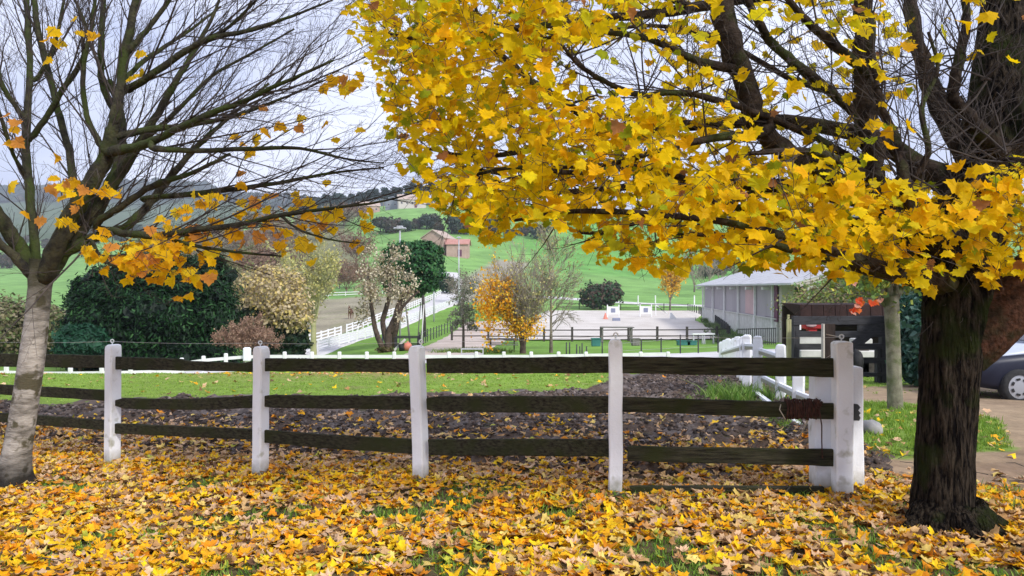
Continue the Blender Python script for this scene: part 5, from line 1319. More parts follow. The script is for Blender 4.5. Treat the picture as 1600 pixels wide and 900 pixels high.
# olive hedge at the left edge, behind the footpath
for k, (px, Y, w_, h_) in enumerate(((-60, 40, 4.5, 4.3), (20, 42, 4.2, 4.1), (78, 44, 3.6, 3.2), (-150, 44, 5, 5))):
    t = thing('hedge_bush', ['olive-brown leafless hedge bush at the left picture edge', 'olive-green bushy hedge bush seen just behind the pale maple trunk', 'smaller olive hedge bush between the maple trunk and the cypress', 'olive-brown hedge bush off to the far left'][k], 'bush', G(px, Y))
    g = G(px, Y); el = [((g.x + R.uniform(-.3, .3) * w_, Y + R.uniform(-.3, .3), g.z + h_ * R.uniform(.3, .65)), w_ * .33, w_ * .3, h_ * .38) for _ in range(5)]
    cloud(el, 6000, .16, [(.17, .18, .07), (.24, .21, .11), (.14, .20, .06), (.28, .24, .15)], None, t, 'foliage', .5)
    mb = MB(); mb.tube([g - Vector((0, 0, .2)), g + Vector((0, 0, h_ * .6))], [.12, .06], 6); mb.build('trunk', M['bark_mid'], t, True)

# ------------------------------------------------------------------ near right: pollarded tree and laurel
YP = 10.4
t = thing('pollard_tree', 'small pollarded tree with grey lichened trunk left of the big maple', 'tree', G(1400, YP))
mb = MB(); tp = [(1401, 662, 15), (1399, 640, 11.5), (1397, 590, 10.5), (1395, 530, 10.5), (1393, 480, 11), (1391, 462, 12)]
bark_trunk(mb, [P(a, b, YP) for a, b, r in tp], [r / F * YP for a, b, r in tp], 18, 6, .025, (.07, .1, .5, 1)); M['bark_pollard'] = mat('lichened_grey_bark', (.13, .12, .085), (.26, .25, .18), .9, 9, .5, 35, .2, c3=(.10, .12, .05), s3=5, t3=(.5, .65))
mb.build('trunk', M['bark_pollard'], t, True)
mb = MB(); tips = []
for pts in ([(1388, 468, 6), (1375, 450, 5), (1368, 425, 4)], [(1392, 466, 6), (1388, 440, 5), (1386, 415, 5)], [(1395, 468, 6), (1408, 452, 5), (1418, 432, 4)], [(1384, 478, 3.4), (1365, 462, 2.6), (1345, 458, 2), (1320, 460, 1.4)], [(1398, 470, 5), (1402, 440, 4), (1405, 410, 3)]):
    w_ = [P(a, b, YP) for a, b, r in pts]; rd = [r / F * YP for a, b, r in pts]; sp, sr = smooth_path(w_, rd, 4); mb.tube(sp, sr, 7)
    for _ in range(7): twig(mb, tips, sp[R.randint(3, len(sp) - 1)], (rvec(.7) + Vector((0, 0, .5))).normalized(), R.uniform(.4, 1.1), .008, 1, 3, .1, nch=5, rmin=.002)
mb.build('branches', M['bark_pollard'], t, True)
tip_leaves(tips, 3, .08, .06, [(.30, .36, .06), (.14, .24, .05), (.50, .46, .08), (.09, .16, .05)], [4, 3, 2, 2], t, 'leaves')
pos = np.array([P(a, b, YP - .6)[:] for a, b in [(1342, 470), (1346, 474), (1339, 477), (1336, 483), (1342, 485), (1334, 489), (1332, 486), (1328, 440), (1333, 443), (1362, 474), (1370, 472), (1376, 470)]]); n = len(pos)
leaf_objects('leaf', pos, np.stack([RNG.normal(0, .5, n), -np.ones(n), RNG.normal(.3, .4, n)], -1), np.stack([RNG.normal(0, .4, n), np.zeros(n), -np.ones(n)], -1), RNG.uniform(.07, .10, n), [(.75, .10, .03), (.80, .18, .04), (.80, .40, .28)], M['leaf'], t, TEMPL, 9)
mb = MB(); mb.tube([P(1365, 462, YP), P(1352, 466, YP - .4), P(1340, 476, YP - .6), P(1330, 488, YP - .6)], .003, 4, cap=False); mb.tube([P(1352, 466, YP - .4), P(1376, 468, YP - .6)], .003, 4, cap=False); mb.build('hanging_twig', M['twig'], t)
t = thing('laurel_bush', 'glossy blue-green laurel bush against the dark shed behind the big maple trunk', 'bush', G(1430, 15))
el = [E(1430, 560, 15, .45, .5, .55), E(1440, 520, 15, .5, .5, .6), E(1425, 500, 15.3, .35, .4, .5), E(1455, 545, 15, .6, .5, .75), E(1450, 470, 15.5, .5, .5, .5)]
cloud(el, 5200, .085, [(.02, .07, .05), (.04, .12, .08), (.03, .09, .04), (.09, .17, .13)], None, t, 'foliage', .5, 1.5)
mb = MB(); mb.tube([G(1440, 15), G(1440, 15, .9)], [.06, .03], 6); mb.build('stem', M['bark_dark'], t, True)
bush('hedge_bush', 'light green leafy bush behind the dark shed roof', 'bush', 1300, 26, 5.0, 3.3, [(.24, .34, .07), (.38, .38, .12), (.16, .24, .07), (.30, .22, .12)], 14000, .075)
bush('hedge_bush', 'dull green tangled bush beside the concrete column of the riding hall', 'bush', 1302, 36, 3.0, 3.4, [(.20, .20, .11), (.30, .27, .17), (.14, .17, .09)], 11000, .08)
bush('hedge_bush', 'grey-green bush rising behind the right end of the shed', 'bush', 1425, 24, 4.6, 3.4, [(.12, .17, .09), (.20, .22, .14), (.22, .14, .10)], 12000, .075)

# ------------------------------------------------------------------ fences of the lane, in white boards
def board_fence(lab, pts, nrail, h, post_w, group=None, gap=(), m='white_far', rails=None, name='board_fence', every=2.2, th=.05, rw=.14):
    """pts: (px, Y) along the ground; posts evenly spaced; boards between"""
    w_ = [Vector((G(a, Y).x, Y, 0)) for a, Y in pts]; t = thing(name, lab, 'fence', G(*pts[0]), group)
    out = []
    for a, b in zip(w_[:-1], w_[1:]):
        n = max(1, round((b - a).length / every))
        for k in range(n): out.append(a.lerp(b, k / n))
    out.append(w_[-1]); rails = rails or [.28 + (h - .36) * k / (nrail - 1) for k in range(nrail)]
    prev = None
    for i, p in enumerate(out):
        g = Vector((p.x, p.y, Tz(p.x, p.y)))
        piece('post', g - Vector((0, 0, .15)), g + Vector((0, 0, h + .06 + R.uniform(-.03, .03))), post_w, post_w, M[m], t, up=Vector((1, .01, 0)))
        if prev is not None:
            for r_ in rails: piece('rail', prev + Vector((0, 0, r_ + R.uniform(-.02, .02))), g + Vector((0, 0, r_ + R.uniform(-.02, .02))), rw, th, M[m], t)
        prev = g
    return t
board_fence('white three-board fence along the near side of the lane up to the evergreen bush', [(497, 58), (545, 64.5), (582, 70.5), (622, 85), (655, 96), (682, 108), (702, 120), (716, 133)], 4, 1.0, .12, every=2.0, rw=.12)
board_fence('white four-board paddock fence along the far side of the lane, right of the gap', [(542, 79), (575, 88), (602, 97), (640, 112), (664, 127), (688, 146)], 3, .98, .13, rw=.12)
board_fence('short white board fence between the willow-like tree and the gap in the paddock', [(479, 66), (502, 70), (533, 76)], 3, .98, .13, every=2.0, rw=.12)
board_fence('short white board fence beside the tall white gate post at the lane foot', [(470, 55), (484, 58), (488, 64)], 3, 1.0, .13, every=1.9, rw=.12)
mb = MB(); g = G(468, 50); mb.box(g + Vector((0, 0, .60)), (.30, .25, 1.35), bev=.05); tag(mb.build('gate_post', M['white_paint'], None, False, origin=g), 'stout white post at the foot of the lane beyond the cypress', 'post')
board_fence('thin white fence line across the back of the brown paddock', [(485, 146), (540, 147), (600, 148), (668, 150)], 2, .8, .12, every=3.5, rw=.14)
# dark arena fence
ap = [(706, 60.5), (763, 60.5), (806, 60.3), (850, 60.2), (894, 60), (939, 60), (982, 60), (1027, 60), (1073.5, 60), (1120, 60), (1137, 60.5)]
board_fence('dark timber two-rail fence along the near side of the sand arena', ap, 2, 1.12, .17, m='dark_wood', rails=[.42, .92], every=2.6, rw=.085, th=.06)
board_fence('dark timber two-rail fence from the arena up beside the riding hall', [(1140, 61), (1132, 68), (1120, 78), (1108, 90), (1092, 106), (1075, 118)], 2, 1.1, .12, m='iron', rails=[.95], every=2.2, rw=.03, th=.03)
board_fence('dark post fence across the far side of the sand arena', [(870, 121), (940, 121), (1000, 120), (1075, 119)], 2, 1.05, .12, m='dark_wood', rails=[.45, .95], every=4, rw=.08)
board_fence('thin dark wire fence along the verge between lane and sandy track', [(655, 52), (668, 60), (690, 70), (715, 82), (745, 92)], 2, 1.0, .07, m='iron', rails=[.5, .9], every=2.0, rw=.03)
t = thing('road_marker', 'white marker post beside the farm road above the arena', 'post', G(997, 134), 'white marker posts above the arena')
mb = MB(); g = G(997, 134); mb.box(g + Vector((0, 0, .9)), (.22, .15, 1.9), bev=.04); mb.build('shaft', M['white_far'], t)
for px in (1024, 1085, 1120):
    o = copy_tree(t); o.location = G(px, 136)
# ------------------------------------------------------------------ poles
def pole(lab, px, Y, ptop, r, m, head=None, lean=0, cat='pole', name='pole'):
    g = G(px, Y); zt = CZ - (ptop - 450) / F * Y; t = thing(name, lab, cat, g); top = Vector((g.x + lean, Y, zt))
    mb = MB(); mb.tube([g - Vector((0, 0, .2)), g.lerp(top, .5), top], [r, r * .9, r * .8], 8); mb.build('shaft', M[m], t, True)
    if head == 'lamp':
        mb = MB(); mb.box(top + Vector((0, 0, .05)), (.9, .35, .12), bev=.04); mb.box(top + Vector((0, 0, .16)), (.45, .3, .14), bev=.04); mb.build('lamp_head', M['steel'], t)
    return t
M['timber_grey'] = mat('grey_timber', (.13, .12, .11), (.22, .21, .19), .85, 4, .3, 20, .2)
pole('tall steel lamp pole with a flat lamp head rising above the holm oak', 625, 52, 358, .07, 'steel', 'lamp', cat='street lamp', name='street_lamp')
pole('tall pale lamp pole with a small head in front of the red-roofed barn', 717, 118, 372, .10, 'steel', 'lamp', cat='street lamp', name='street_lamp')
pole('tall grey pole at the top right side of the white lane', 678, 92, 428, .10, 'steel')
pole('dark leaning timber post in the verge between lamp pole and stile posts', 641, 58, 478, .08, 'timber_grey', lean=-.35)
pole('thick dark timber post standing at the lane edge right of the leaning stakes', 664, 68, 455, .17, 'dark_wood', lean=-.2)
pole('pale stake with white side leaning right of the hay feeder', 652, 54, 472, .045, 'timber_grey', lean=.25)
pole('short pale stake at the right end of the hay feeder', 658, 53, 476, .045, 'white_far', lean=.2)
for k, (px, a, Y) in enumerate(((885, 535, 33), (890, 535, 33.3), (901, 538, 31.8), (906, 541, 31.6), (909.5, 536, 32), (916.5, 541, 31.9), (941, 534, 34))):
    t = pole(['left of two dark stakes in the grass right of the slim tree', 'right of two dark stakes in the grass right of the slim tree', 'leftmost of four dark stakes behind the top rail', 'second of four dark stakes behind the top rail', 'third and tallest of four dark stakes behind the top rail', 'rightmost of four dark stakes behind the top rail', 'single dark stake just left of the tallest white fence post'][k], px, Y, a, .035, 'iron', cat='stake', name='stake')
wfn = thing('wire_fence', 'row of thin dark stakes with fine wire along the pale path below the arena', 'fence', G(1045, 34)); prev = None
for px, a, Y in ((960, 534, 33), (1002, 530, 33.5), (1033, 528, 33.8), (1063, 523, 34), (1091, 523, 34.2), (1122, 522, 34.5)):
    g = G(px, Y); zt = CZ - (a - 450) / F * Y; mb = MB(); mb.tube([g - Vector((0, 0, .1)), Vector((g.x, Y, zt))], .032, 6); mb.build('stake', M['iron'], wfn)
    if prev: 
        for q in (.35, .85): piece('wire', prev[0].lerp(prev[1], q), g.lerp(Vector((g.x, Y, zt)), q), .008, .008, M['wire'], wfn)
    prev = (g, Vector((g.x, Y, zt)))

# ------------------------------------------------------------------ arena furniture and yard objects
def obj_on(name, lab, cat, px, Y, group=None): g = G(px, Y); return thing(name, lab, cat, g, group), g
M['blue'] = mat('blue_paint', (.22, .24, .33)); M['teal'] = mat('teal_plastic', (.03, .14, .13), (.05, .20, .18), .5, 3); M['orange'] = mat('orange_plastic', (.72, .24, .16), (.62, .20, .14), .5, 4); M['red'] = mat('red_paint', (.40, .03, .03), (.30, .02, .02), .5, 4)
M['black'] = mat('black_rubber', (.015, .015, .016), (.03, .03, .03), .7, 6)
for k, (px, Y, lab) in enumerate(((958, 97, 'white jump stand with a blue square panel, left one in the arena'), (1009, 98, 'white jump stand with a blue square panel, right one in the arena'))):
    t, g = obj_on('jump_stand', lab, 'jump stand', px, Y, None)
    for s in (-1, 1):
        mb = MB(); mb.box(g + Vector((s * .75, 0, .85)), (.14, .14, 1.7), bev=.02); mb.box(g + Vector((s * .75, 0, .06)), (.2, .7, .12)); mb.build('upright', M['white_far'], t)
    mb = MB(); mb.box(g + Vector((0, 0, .95)), (1.36, .06, 1.0)); mb.build('panel', M['white_far'], t)
    mb = MB(); mb.box(g + Vector((0, -.06, .95)), (.55, .05, .55)); mb.build('square', M['blue'], t)
t, g = obj_on('jump_wing', 'white triangular jump wing right of the jump stands', 'jump wing', 1024, 100)
mb = MB(); mb.prism([(0, 0), (.1, 0), (.1, 1.45), (1.6, .45), (1.6, .3), (.15, 1.6), (0, 1.6)], g, (1, 0, 0), (0, 0, 1), .08); mb.build('frame', M['white_far'], t)
t, g = obj_on('jump_wing', 'small low white wedge on the sand toward the riding hall', 'jump wing', 1046, 92)
mb = MB(); mb.prism([(0, 0), (.1, .9), (.2, .9), (.9, .05), (.9, 0)], g, (1, 0, 0), (0, 0, 1), .3); mb.build('frame', M['white_far'], t)
t, g = obj_on('traffic_cone', 'orange cone beside the left jump stand in the arena', 'traffic cone', 946, 92)
mb = MB(); mb.lathe(g, [(.3, .1), (.28, .14), (.06, .85)], 10); mb.box(g + Vector((0, 0, .10)), (.7, .7, .06)); mb.build('shell', M['orange'], t)
t, g = obj_on('mounting_box', 'small dark box on the sand below the left jump stand', 'box', 963, 88)
mb = MB(); mb.box(g + Vector((0, 0, .24)), (.9, .5, .38), bev=.04); mb.build('body', M['blue'], t)
t, g = obj_on('timber_table', 'long grey timber table standing in front of the arena rail', 'table', 965, 58)
for k in range(3): piece('plank', g + Vector((-1.3, .0 + k * .28, 1.22)), g + Vector((1.3, k * .28, 1.20)), .07, .25, M['timber_grey'], t)
for s in (-1.18, 1.12):
    for q in (0, .6): piece('leg', g + Vector((s, q, -.1)), g + Vector((s, q, 1.17)), .11, .11, M['timber_grey'], t, up=Vector((1, 0, 0)))
for (px, Y, w_, h_, d, lab, m) in ((931, 52, .62, .55, .5, 'dark teal plastic crate left of the timber table', 'teal'), (993, 52, .55, .5, .5, 'small grey box at the right leg of the timber table', 'timber_grey'), (1068, 52, .9, .32, .5, 'low dark teal tub at the arena fence, left one', 'teal'), (1080, 52, .7, .30, .5, 'low dark teal tub at the arena fence, right one', 'teal')):
    t, g = obj_on('crate', lab, 'crate', px, Y)
    mb = MB(); mb.box(g + Vector((0, 0, h_ / 2)), (w_, d, h_), bev=.04); mb.build('body', M[m], t)
    mb = MB()
    for a in (-1, 1): mb.box(g + Vector((0, a * (d / 2), h_)), (w_ + .06, .06, .06)); mb.box(g + Vector((a * (w_ / 2), 0, h_)), (.06, d, .06))
    mb.build('rim', M[m], t)
for k, px in enumerate((1092, 1106)):
    t, g = obj_on('white_trestle', ['white trestle by the arena fence, left of the pair', 'white trestle by the arena fence, right of the pair'][k], 'trestle', px, 55)
    piece('top', g + Vector((-.5, 0, .75)), g + Vector((.5, 0, .75)), .1, .3, M['white_far'], t)
    for s in (-.4, .4): piece('leg', g + Vector((s, -.2, 0)), g + Vector((s, .0, .72)), .05, .05, M['steel'], t); piece('leg', g + Vector((s, .2, 0)), g + Vector((s, 0, .72)), .05, .05, M['steel'], t)
t, g = obj_on('picnic_bench', 'dark grey picnic bench left of the fan-shaped yellow tree', 'bench', 785, 44)
for k in range(3): piece('plank', g + Vector((-.95, -.3 + k * .3, .74)), g + Vector((.95, -.3 + k * .3, .74)), .05, .27, M['timber_grey'], t)
for s in (-.75, .75): piece('seat_plank', g + Vector((-.95, s, .44)), g + Vector((.95, s, .44)), .05, .25, M['timber_grey'], t)
for s in (-.7, .7):
    piece('leg', g + Vector((s, -.7, 0)), g + Vector((s, -.2, .72)), .09, .07, M['dark_wood'], t); piece('leg', g + Vector((s, .7, 0)), g + Vector((s, .2, .72)), .09, .07, M['dark_wood'], t); piece('brace', g + Vector((s, -.8, .40)), g + Vector((s, .8, .40)), .08, .05, M['dark_wood'], t)
t, g = obj_on('metal_frame', 'low pale metal frame in the grass behind the white post', 'frame', 738, 31)
for s in (-.45, .45): piece('leg', g + Vector((s, 0, 0)), g + Vector((s, 0, .48)), .04, .04, M['steel'], t, up=Vector((1, 0, 0)))
for z in (.46, .25): piece('bar', g + Vector((-.45, 0, z)), g + Vector((.45, 0, z)), .05, .04, M['steel'], t)
# dark hay feeder, orange ball, leaning poles
t, g = obj_on('hay_feeder', 'black open timber frame standing on the grass beside the orange ball', 'feeder', 636, 47)
for s in (-1, 1):
    piece('post', g + Vector((s * .75, 0, -.05)), g + Vector((s * .75, 0, .85)), .10 if s < 0 else .2, .1, M['black_wood'], t, up=Vector((1, 0, 0)))
    piece('post', g + Vector((s * .75, .6, -.05)), g + Vector((s * .75, .6, .95)), .08, .08, M['black_wood'], t, up=Vector((1, 0, 0)))
for z in (.78, .30): piece('rail', g + Vector((-.75, 0, z)), g + Vector((.75, 0, z)), .08, .06, M['black_wood'], t); piece('rail', g + Vector((-.75, .6, z + .05)), g + Vector((.75, .6, z + .05)), .07, .06, M['black_wood'], t)
t, g = obj_on('ball', 'large faded orange ball resting in front of the black frame', 'ball', 637, 46)
mb = MB(); blob(mb, g + Vector((0, 0, .26)), .27, .27, .28, 16, 12, .02); mb.build('shell', M['orange'], t, True)
mb = MB(); mb.tube([g + Vector((0, 0, .5)), g + Vector((0, 0, .60))], [.06, .04], 6); mb.build('handle', M['orange'], t)
t, g = obj_on('black_bucket', 'black rubber bucket just left of the orange ball', 'bucket', 628, 46)
mb = MB(); mb.lathe(g, [(.17, 0), (.22, .42), (.20, .42), (.15, .06)], 12); mb.build('shell', M['black'], t, True)
t, g = obj_on('leaning_plank', 'pale plank leaning against the left of the black frame', 'plank', 614, 46); mb = MB(); mb.bar(g, g + Vector((.72, .3, .75)), .14, .05); mb.build('board', M['concrete'], t)
for k, (px, m, lab) in enumerate(((598, 'blue', 'dark blue pole leaning against the twisted tree'), (603, 'white_far', 'white pole leaning against the twisted tree'), (607, 'orange', 'orange pole leaning against the twisted tree'))):
    t, g = obj_on('jump_pole', lab, 'pole', px, 46)
    mb = MB(); mb.tube([g, g + Vector((.05 * (k - 1), .25, 1.6))], .055, 8); mb.build('shaft', M[m], t)

# brown horse, seen from the front in the paddock
def skin_body(name, nodes_, edges_, m, parent, sub=1):
    me = bpy.data.meshes.new(name); off = wloc(parent); me.from_pydata([tuple(Vector(p) - off) for p, r in nodes_], edges_, [])
    o = bpy.data.objects.new(name, me); COL.objects.link(o); o.parent = parent; md = o.modifiers.new('skin', 'SKIN')
    for i, (p, r) in enumerate(nodes_): me.skin_vertices[0].data[i].radius = (r, r)
    me.skin_vertices[0].data[0].use_root = True; sb = o.modifiers.new('sub', 'SUBSURF'); sb.levels = sb.render_levels = sub; me.materials.append(m); return o
M['horse'] = mat('bay_coat', (.09, .04, .022), (.14, .06, .035), .6, 3)
t, g = obj_on('horse', 'bay horse standing head-on in the brown paddock beyond the lane', 'horse', 548, 98)
S = 1.0
def h(x, y, z): return g + Vector((x, y, z)) * S
nd = [(h(0, .5, 1.15), .26), (h(0, 0, 1.14), .27), (h(0, -.45, 1.15), .24), (h(0, -.75, 1.42), .15), (h(.02, -.98, 1.62), .12), (h(.04, -1.18, 1.50), .10), (h(.05, -1.38, 1.30), .065),
      (h(.15, -.48, .85), .11), (h(.15, -.50, .5), .06), (h(.15, -.48, .12), .045), (h(.15, -.52, .03), .055), (h(-.15, -.48, .85), .11), (h(-.15, -.44, .5), .06), (h(-.15, -.48, .12), .045), (h(-.15, -.52, .03), .055),
      (h(.16, .55, .85), .14), (h(.16, .66, .52), .065), (h(.16, .60, .14), .045), (h(.16, .56, .03), .055), (h(-.16, .55, .85), .14), (h(-.16, .62, .52), .065), (h(-.16, .66, .14), .045), (h(-.16, .62, .03), .055)]
ed = [(0, 1), (1, 2), (2, 3), (3, 4), (4, 5), (5, 6), (2, 7), (7, 8), (8, 9), (9, 10), (2, 11), (11, 12), (12, 13), (13, 14), (0, 15), (15, 16), (16, 17), (17, 18), (0, 19), (19, 20), (20, 21), (21, 22)]
skin_body('body', nd, ed, M['horse'], t)
mb = MB()
for s in (-1, 1): mb.tube([h(.02 + s * .07, -.95, 1.70), h(.02 + s * .09, -.96, 1.86)], [.035, .008], 5)
mb.build('ears', M['horse'], t); mb = MB(); mb.tube([h(0, .78, 1.25), h(0, .9, 1.0), h(0, .88, .5)], [.04, .07, .02], 6)
mb.build('tail', M['black'], t); mb = MB()
for k in range(6): mb.tube([h(0, -.5 - .09 * k, 1.38 + .07 * k), h(.10, -.5 - .09 * k, 1.22 + .07 * k)], [.03, .012], 4)
mb.build('mane', M['black'], t)

# ------------------------------------------------------------------ riding hall
M['mauve'] = mat('mauve_curtain', (.31, .285, .31), (.38, .35, .37), .7, .6, .1, 3, stretch=(1, 1, .3)); M['pink_panel'] = mat('pink_panel', (.52, .36, .36), (.46, .32, .33), .7, 1)
M['roof_grey'] = mat('grey_fibre_roof', (.42, .42, .43), (.52, .52, .53), .8, .8, .2, 8, .2); M['plum'] = mat('plum_board', (.12, .04, .08), (.16, .06, .10), .7, 2)
t = thing('riding_hall', 'long riding hall with grey roof, mauve upper panels and pale concrete lower wall', 'building', G(1215, 55))
A0 = Vector((P(1213, 535, 55).x, 55, 0)); A1 = Vector((P(1099, 500, 88).x, 88, 0)); dl = (A1 - A0).normalized(); sdv = Vector((dl.y, -dl.x, 0)); LEN = (A1 - A0).length; WID = 16
ZB, ZE = -2.75, 1.86; ZM = -.72; RIDGE = ZE + 2.6
def hp(u, v, z): q = A0 + dl * u + sdv * v; return Vector((q.x, q.y, z))
def rotd(): return Matrix((dl, -sdv, Vector((0, 0, 1)))).transposed()
nb = 5; bay = LEN / nb
for k in range(nb):
    n2 = 3
    for j in range(n2):
        u = bay * (k + (j + .5) / n2); mb = MB(); mb.box(hp(u, .12, (ZB + ZM) / 2 - .2), (bay / n2 - .05, .16, ZM - ZB + .4 - .02), rotd()); mb.build('panel', M['concrete'], t)
    mb = MB(); mb.box(hp(bay * (k + .5), .12, (ZM + ZE) / 2), (bay - .1, .05, ZE - ZM - .05), rotd()); mb.build('curtain', M['mauve'], t)
mb = MB(); mb.box(hp(bay * 1.35, .05, (ZM + ZE) / 2), (bay * .5, .05, ZE - ZM - .2), rotd()); mb.build('curtain', M['pink_panel'], t, label='pink panel in the mauve upper wall')
mb = MB(); mb.box(hp(.25, .05, (ZM + ZE) / 2 - .1), (.9, .08, ZE - ZM + .2), rotd()); mb.build('corner_board', M['plum'], t)
for k in range(nb + 1):
    u = bay * k if k else .9; mb = MB(); mb.box(hp(u, -.06, (ZB + ZE) / 2), (.16, .16, ZE - ZB), rotd()); mb.build('column', M['white_far'], t)
    mb = MB(); mb.box(hp(u + 1.0, -.35, ZE - .28), (.35, .5, .22), rotd()); mb.tube([hp(u + 1.0, 0, ZE - .1), hp(u + 1.0, -.35, ZE - .25)], .04, 5); mb.build('floodlight', M['white_far'], t)
piece('sill', hp(0, -.02, ZM), hp(LEN, -.02, ZM), .08, .12, M['concrete'], t)
for s, v0 in ((-1, -.7), (1, WID + .7)):
    vm = WID / 2; mb = MB(); nn = 24
    for k in range(nn):   # corrugated sheets
        u0 = -7.0 + (LEN + 8) * k / nn; u1 = -7.0 + (LEN + 8) * (k + 1) / nn; mb = MB()
        za = ZE + .02 + (k % 2) * .012; zr = RIDGE + .02 + (k % 2) * .012
        if k < 5 and s < 0: pass
        mb.add([hp(u0, v0, za), hp(u1 + .05, v0, za), hp(u1 + .05, vm, zr), hp(u0, vm, zr), hp(u0, v0, za + .06), hp(u1 + .05, v0, za + .06), hp(u1 + .05, vm, zr + .06), hp(u0, vm, zr + .06)], [(3, 2, 1, 0), (4, 5, 6, 7), (0, 1, 5, 4), (1, 2, 6, 5), (2, 3, 7, 6), (3, 0, 4, 7)])
        mb.build('roof_sheet', M['roof_grey'], t)
piece('gutter', hp(-7, -.78, ZE), hp(LEN + 1, -.78, ZE), .12, .12, M['steel'], t)
for v in (.3, WID - .3):
    piece('beam', hp(-6.9, -.5 if v < 1 else WID + .5, ZE - .10), hp(-6.9, WID / 2, RIDGE - .12), .28, .2, M['concrete2'], t)
for v in (.55,): piece('column', hp(-.8, v, ZB - .3), hp(-.8, v, ZE), .95, .5, M['concrete2'], t, up=Vector((1, 0, 0)), label='thick beige concrete corner column')
piece('column', hp(-6.5, .6, -3), hp(-6.5, .6, ZE + .1), .75, .5, M['concrete'], t, up=Vector((1, 0, 0)), label='pale grey concrete column under the open gable end')
piece('column', hp(-6.5, WID - .6, -3), hp(-6.5, WID - .6, ZE), .5, .5, M['concrete'], t, up=Vector((1, 0, 0)))
mb = MB(); mb.box(hp(LEN / 2, WID - .1, (ZB + ZE) / 2), (LEN, .16, ZE - ZB), rotd()); mb.build('wall', M['concrete'], t)
mb = MB(); mb.box(hp(LEN - .1, WID / 2, (ZB + ZE) / 2), (.16, WID - .4, ZE - ZB), rotd()); mb.build('wall', M['concrete'], t)
# dark railing in front of the hall
t = thing('iron_railing', 'dark railing with upright bars in front of the riding hall corner', 'railing', G(1183, 50))
pa = G(1153, 49); pb = G(1212, 48.5)
for z in (.12, 1.05): piece('rail', pa + Vector((0, 0, z)), pb + Vector((0, 0, z)), .06, .04, M['iron'], t)
for k in range(19): q = pa.lerp(pb, k / 18); piece('bar', q, q + Vector((0, 0, 1.1)), .045, .045, M['iron'], t, up=Vector((1, 0, 0)))
# small hedge plants along the hall wall
x = np.concatenate([RNG.normal((G(a, Y)).x, .35, 220) for a, Y in ((1140, 58), (1130, 66), (1120, 75), (1112, 85), (1150, 54))]); y = np.concatenate([RNG.normal(Y, 1.6, 220) for a, Y in ((1140, 58), (1130, 66), (1120, 75), (1112, 85), (1150, 54))])
tag(grass('weeds', x, y, RNG.uniform(.25, .7, len(x)), .05, [(.10, .16, .06), (.16, .22, .08)], .4, 4), 'grey-green weeds along the fence below the riding hall', 'weeds')

# ------------------------------------------------------------------ dark shed and pen
M['shed_roof'] = mat('dark_brown_shed_roof', (.018, .009, .008), (.040, .019, .016), .8, 3, .3, 14, .2); M['shed_wall'] = mat('brown_shed_boards', (.025, .018, .015), (.05, .035, .028), .85, 4, .3, 20, .2)
YS = 20.0
t = thing('shed', 'low dark brown open shed with a straight roof behind the black pen', 'shed', G(1325, YS))
xa, xb = P(1250, 0, YS).x, P(1470, 0, YS).x; zt = CZ - (476 - 450) / F * YS; zl = CZ - (497 - 450) / F * YS; gl = Tz((xa + xb) / 2, YS) - .1
n = 12
for k in range(n):
    x0 = xa + (xb - xa) * k / n; x1_ = xa + (xb - xa) * (k + 1) / n; mb = MB(); j = R.uniform(-.008, .008)
    mb.add([(x0, YS - .05, zl + j), (x1_ - .015, YS - .05, zl + j), (x1_ - .015, YS, zt + j), (x0, YS, zt + j), (x0, YS + 1.4, zt + .02), (x1_ - .015, YS + 1.4, zt + .02), (x1_ - .015, YS + .1, zl), (x0, YS + .1, zl)], [(0, 1, 2, 3), (3, 2, 5, 4), (7, 6, 1, 0), (4, 5, 6, 7), (0, 3, 4, 7), (1, 6, 5, 2)]); mb.build('roof_board', M['shed_roof'], t)
mb = MB(); mb.box(((xa + xb) / 2, YS + 1.3, (gl + zt) / 2 - .05), (xb - xa, .1, zt - gl)); mb.build('back_wall', M['shed_wall'], t)
for k in range(5): piece('post', Vector((xa + (xb - xa) * k / 4, YS + .2, gl)), Vector((xa + (xb - xa) * k / 4, YS + .2, zl)), .12, .12, M['dark_wood'], t, up=Vector((1, 0, 0)))
for k in range(9):
    z0 = P(0, 512 + 6.0 * k, YS + 1.2).z; 
    if k % 1 == 0: piece('board', Vector((xa + 1.2, YS + 1.1, z0)), Vector((xb - .3, YS + 1.1, z0)), .09, .03, M['shed_wall'], t)
# concrete trough blocks inside
for k, (px, py, w_, h_) in enumerate(((1266, 531, .66, .20), (1268, 552, .66, .19), (1345, 533, .45, .14), (1352, 553, .62, .17))):
    tr_, = (thing('concrete_block', ['upper pale concrete block behind the left rails of the pen', 'lower pale concrete block behind the left rails of the pen', 'small pale concrete block seen high through the right rails', 'pale concrete block seen low through the right rails'][k], 'block', P(px, py, 18.3)),)
    mb = MB(); mb.box(P(px, py, 18.3) , (w_, .3, h_), bev=.02); mb.build('body', M['concrete'], tr_)
    mb = MB(); c = P(px, py, 18.3); mb.box(Vector((c.x, c.y + .05, (c.z - h_ / 2 + Tz(c.x, c.y)) / 2 - .05)), (w_ * .8, .2, max(.05, c.z - h_ / 2 - Tz(c.x, c.y)) + .1)); mb.build('plinth', M['dark_wood'], tr_)
t = thing('red_machine', 'dark red machine with a pale strip behind the top rails of the pen', 'machine', P(1268, 509, 18.6))
c = P(1268, 509, 18.6); mb = MB(); mb.box(c, (.48, .3, .16), bev=.03); mb.box(c - Vector((0, 0, .30)), (.2, .2, .5)); mb.build('body', M['red'], t)
mb = MB(); mb.box(P(1249, 510, 18.5), (.07, .05, .17)); mb.build('strip', M['white_far'], t); mb = MB(); blob(mb, P(1268, 508, 18.42), .13, .04, .05); mb.build('cover', M['pink_panel'], t, True)
YG = 16.0
t = thing('black_pen', 'black timber pen fence with a slanting brace behind the white gate post', 'fence', G(1310, YG))
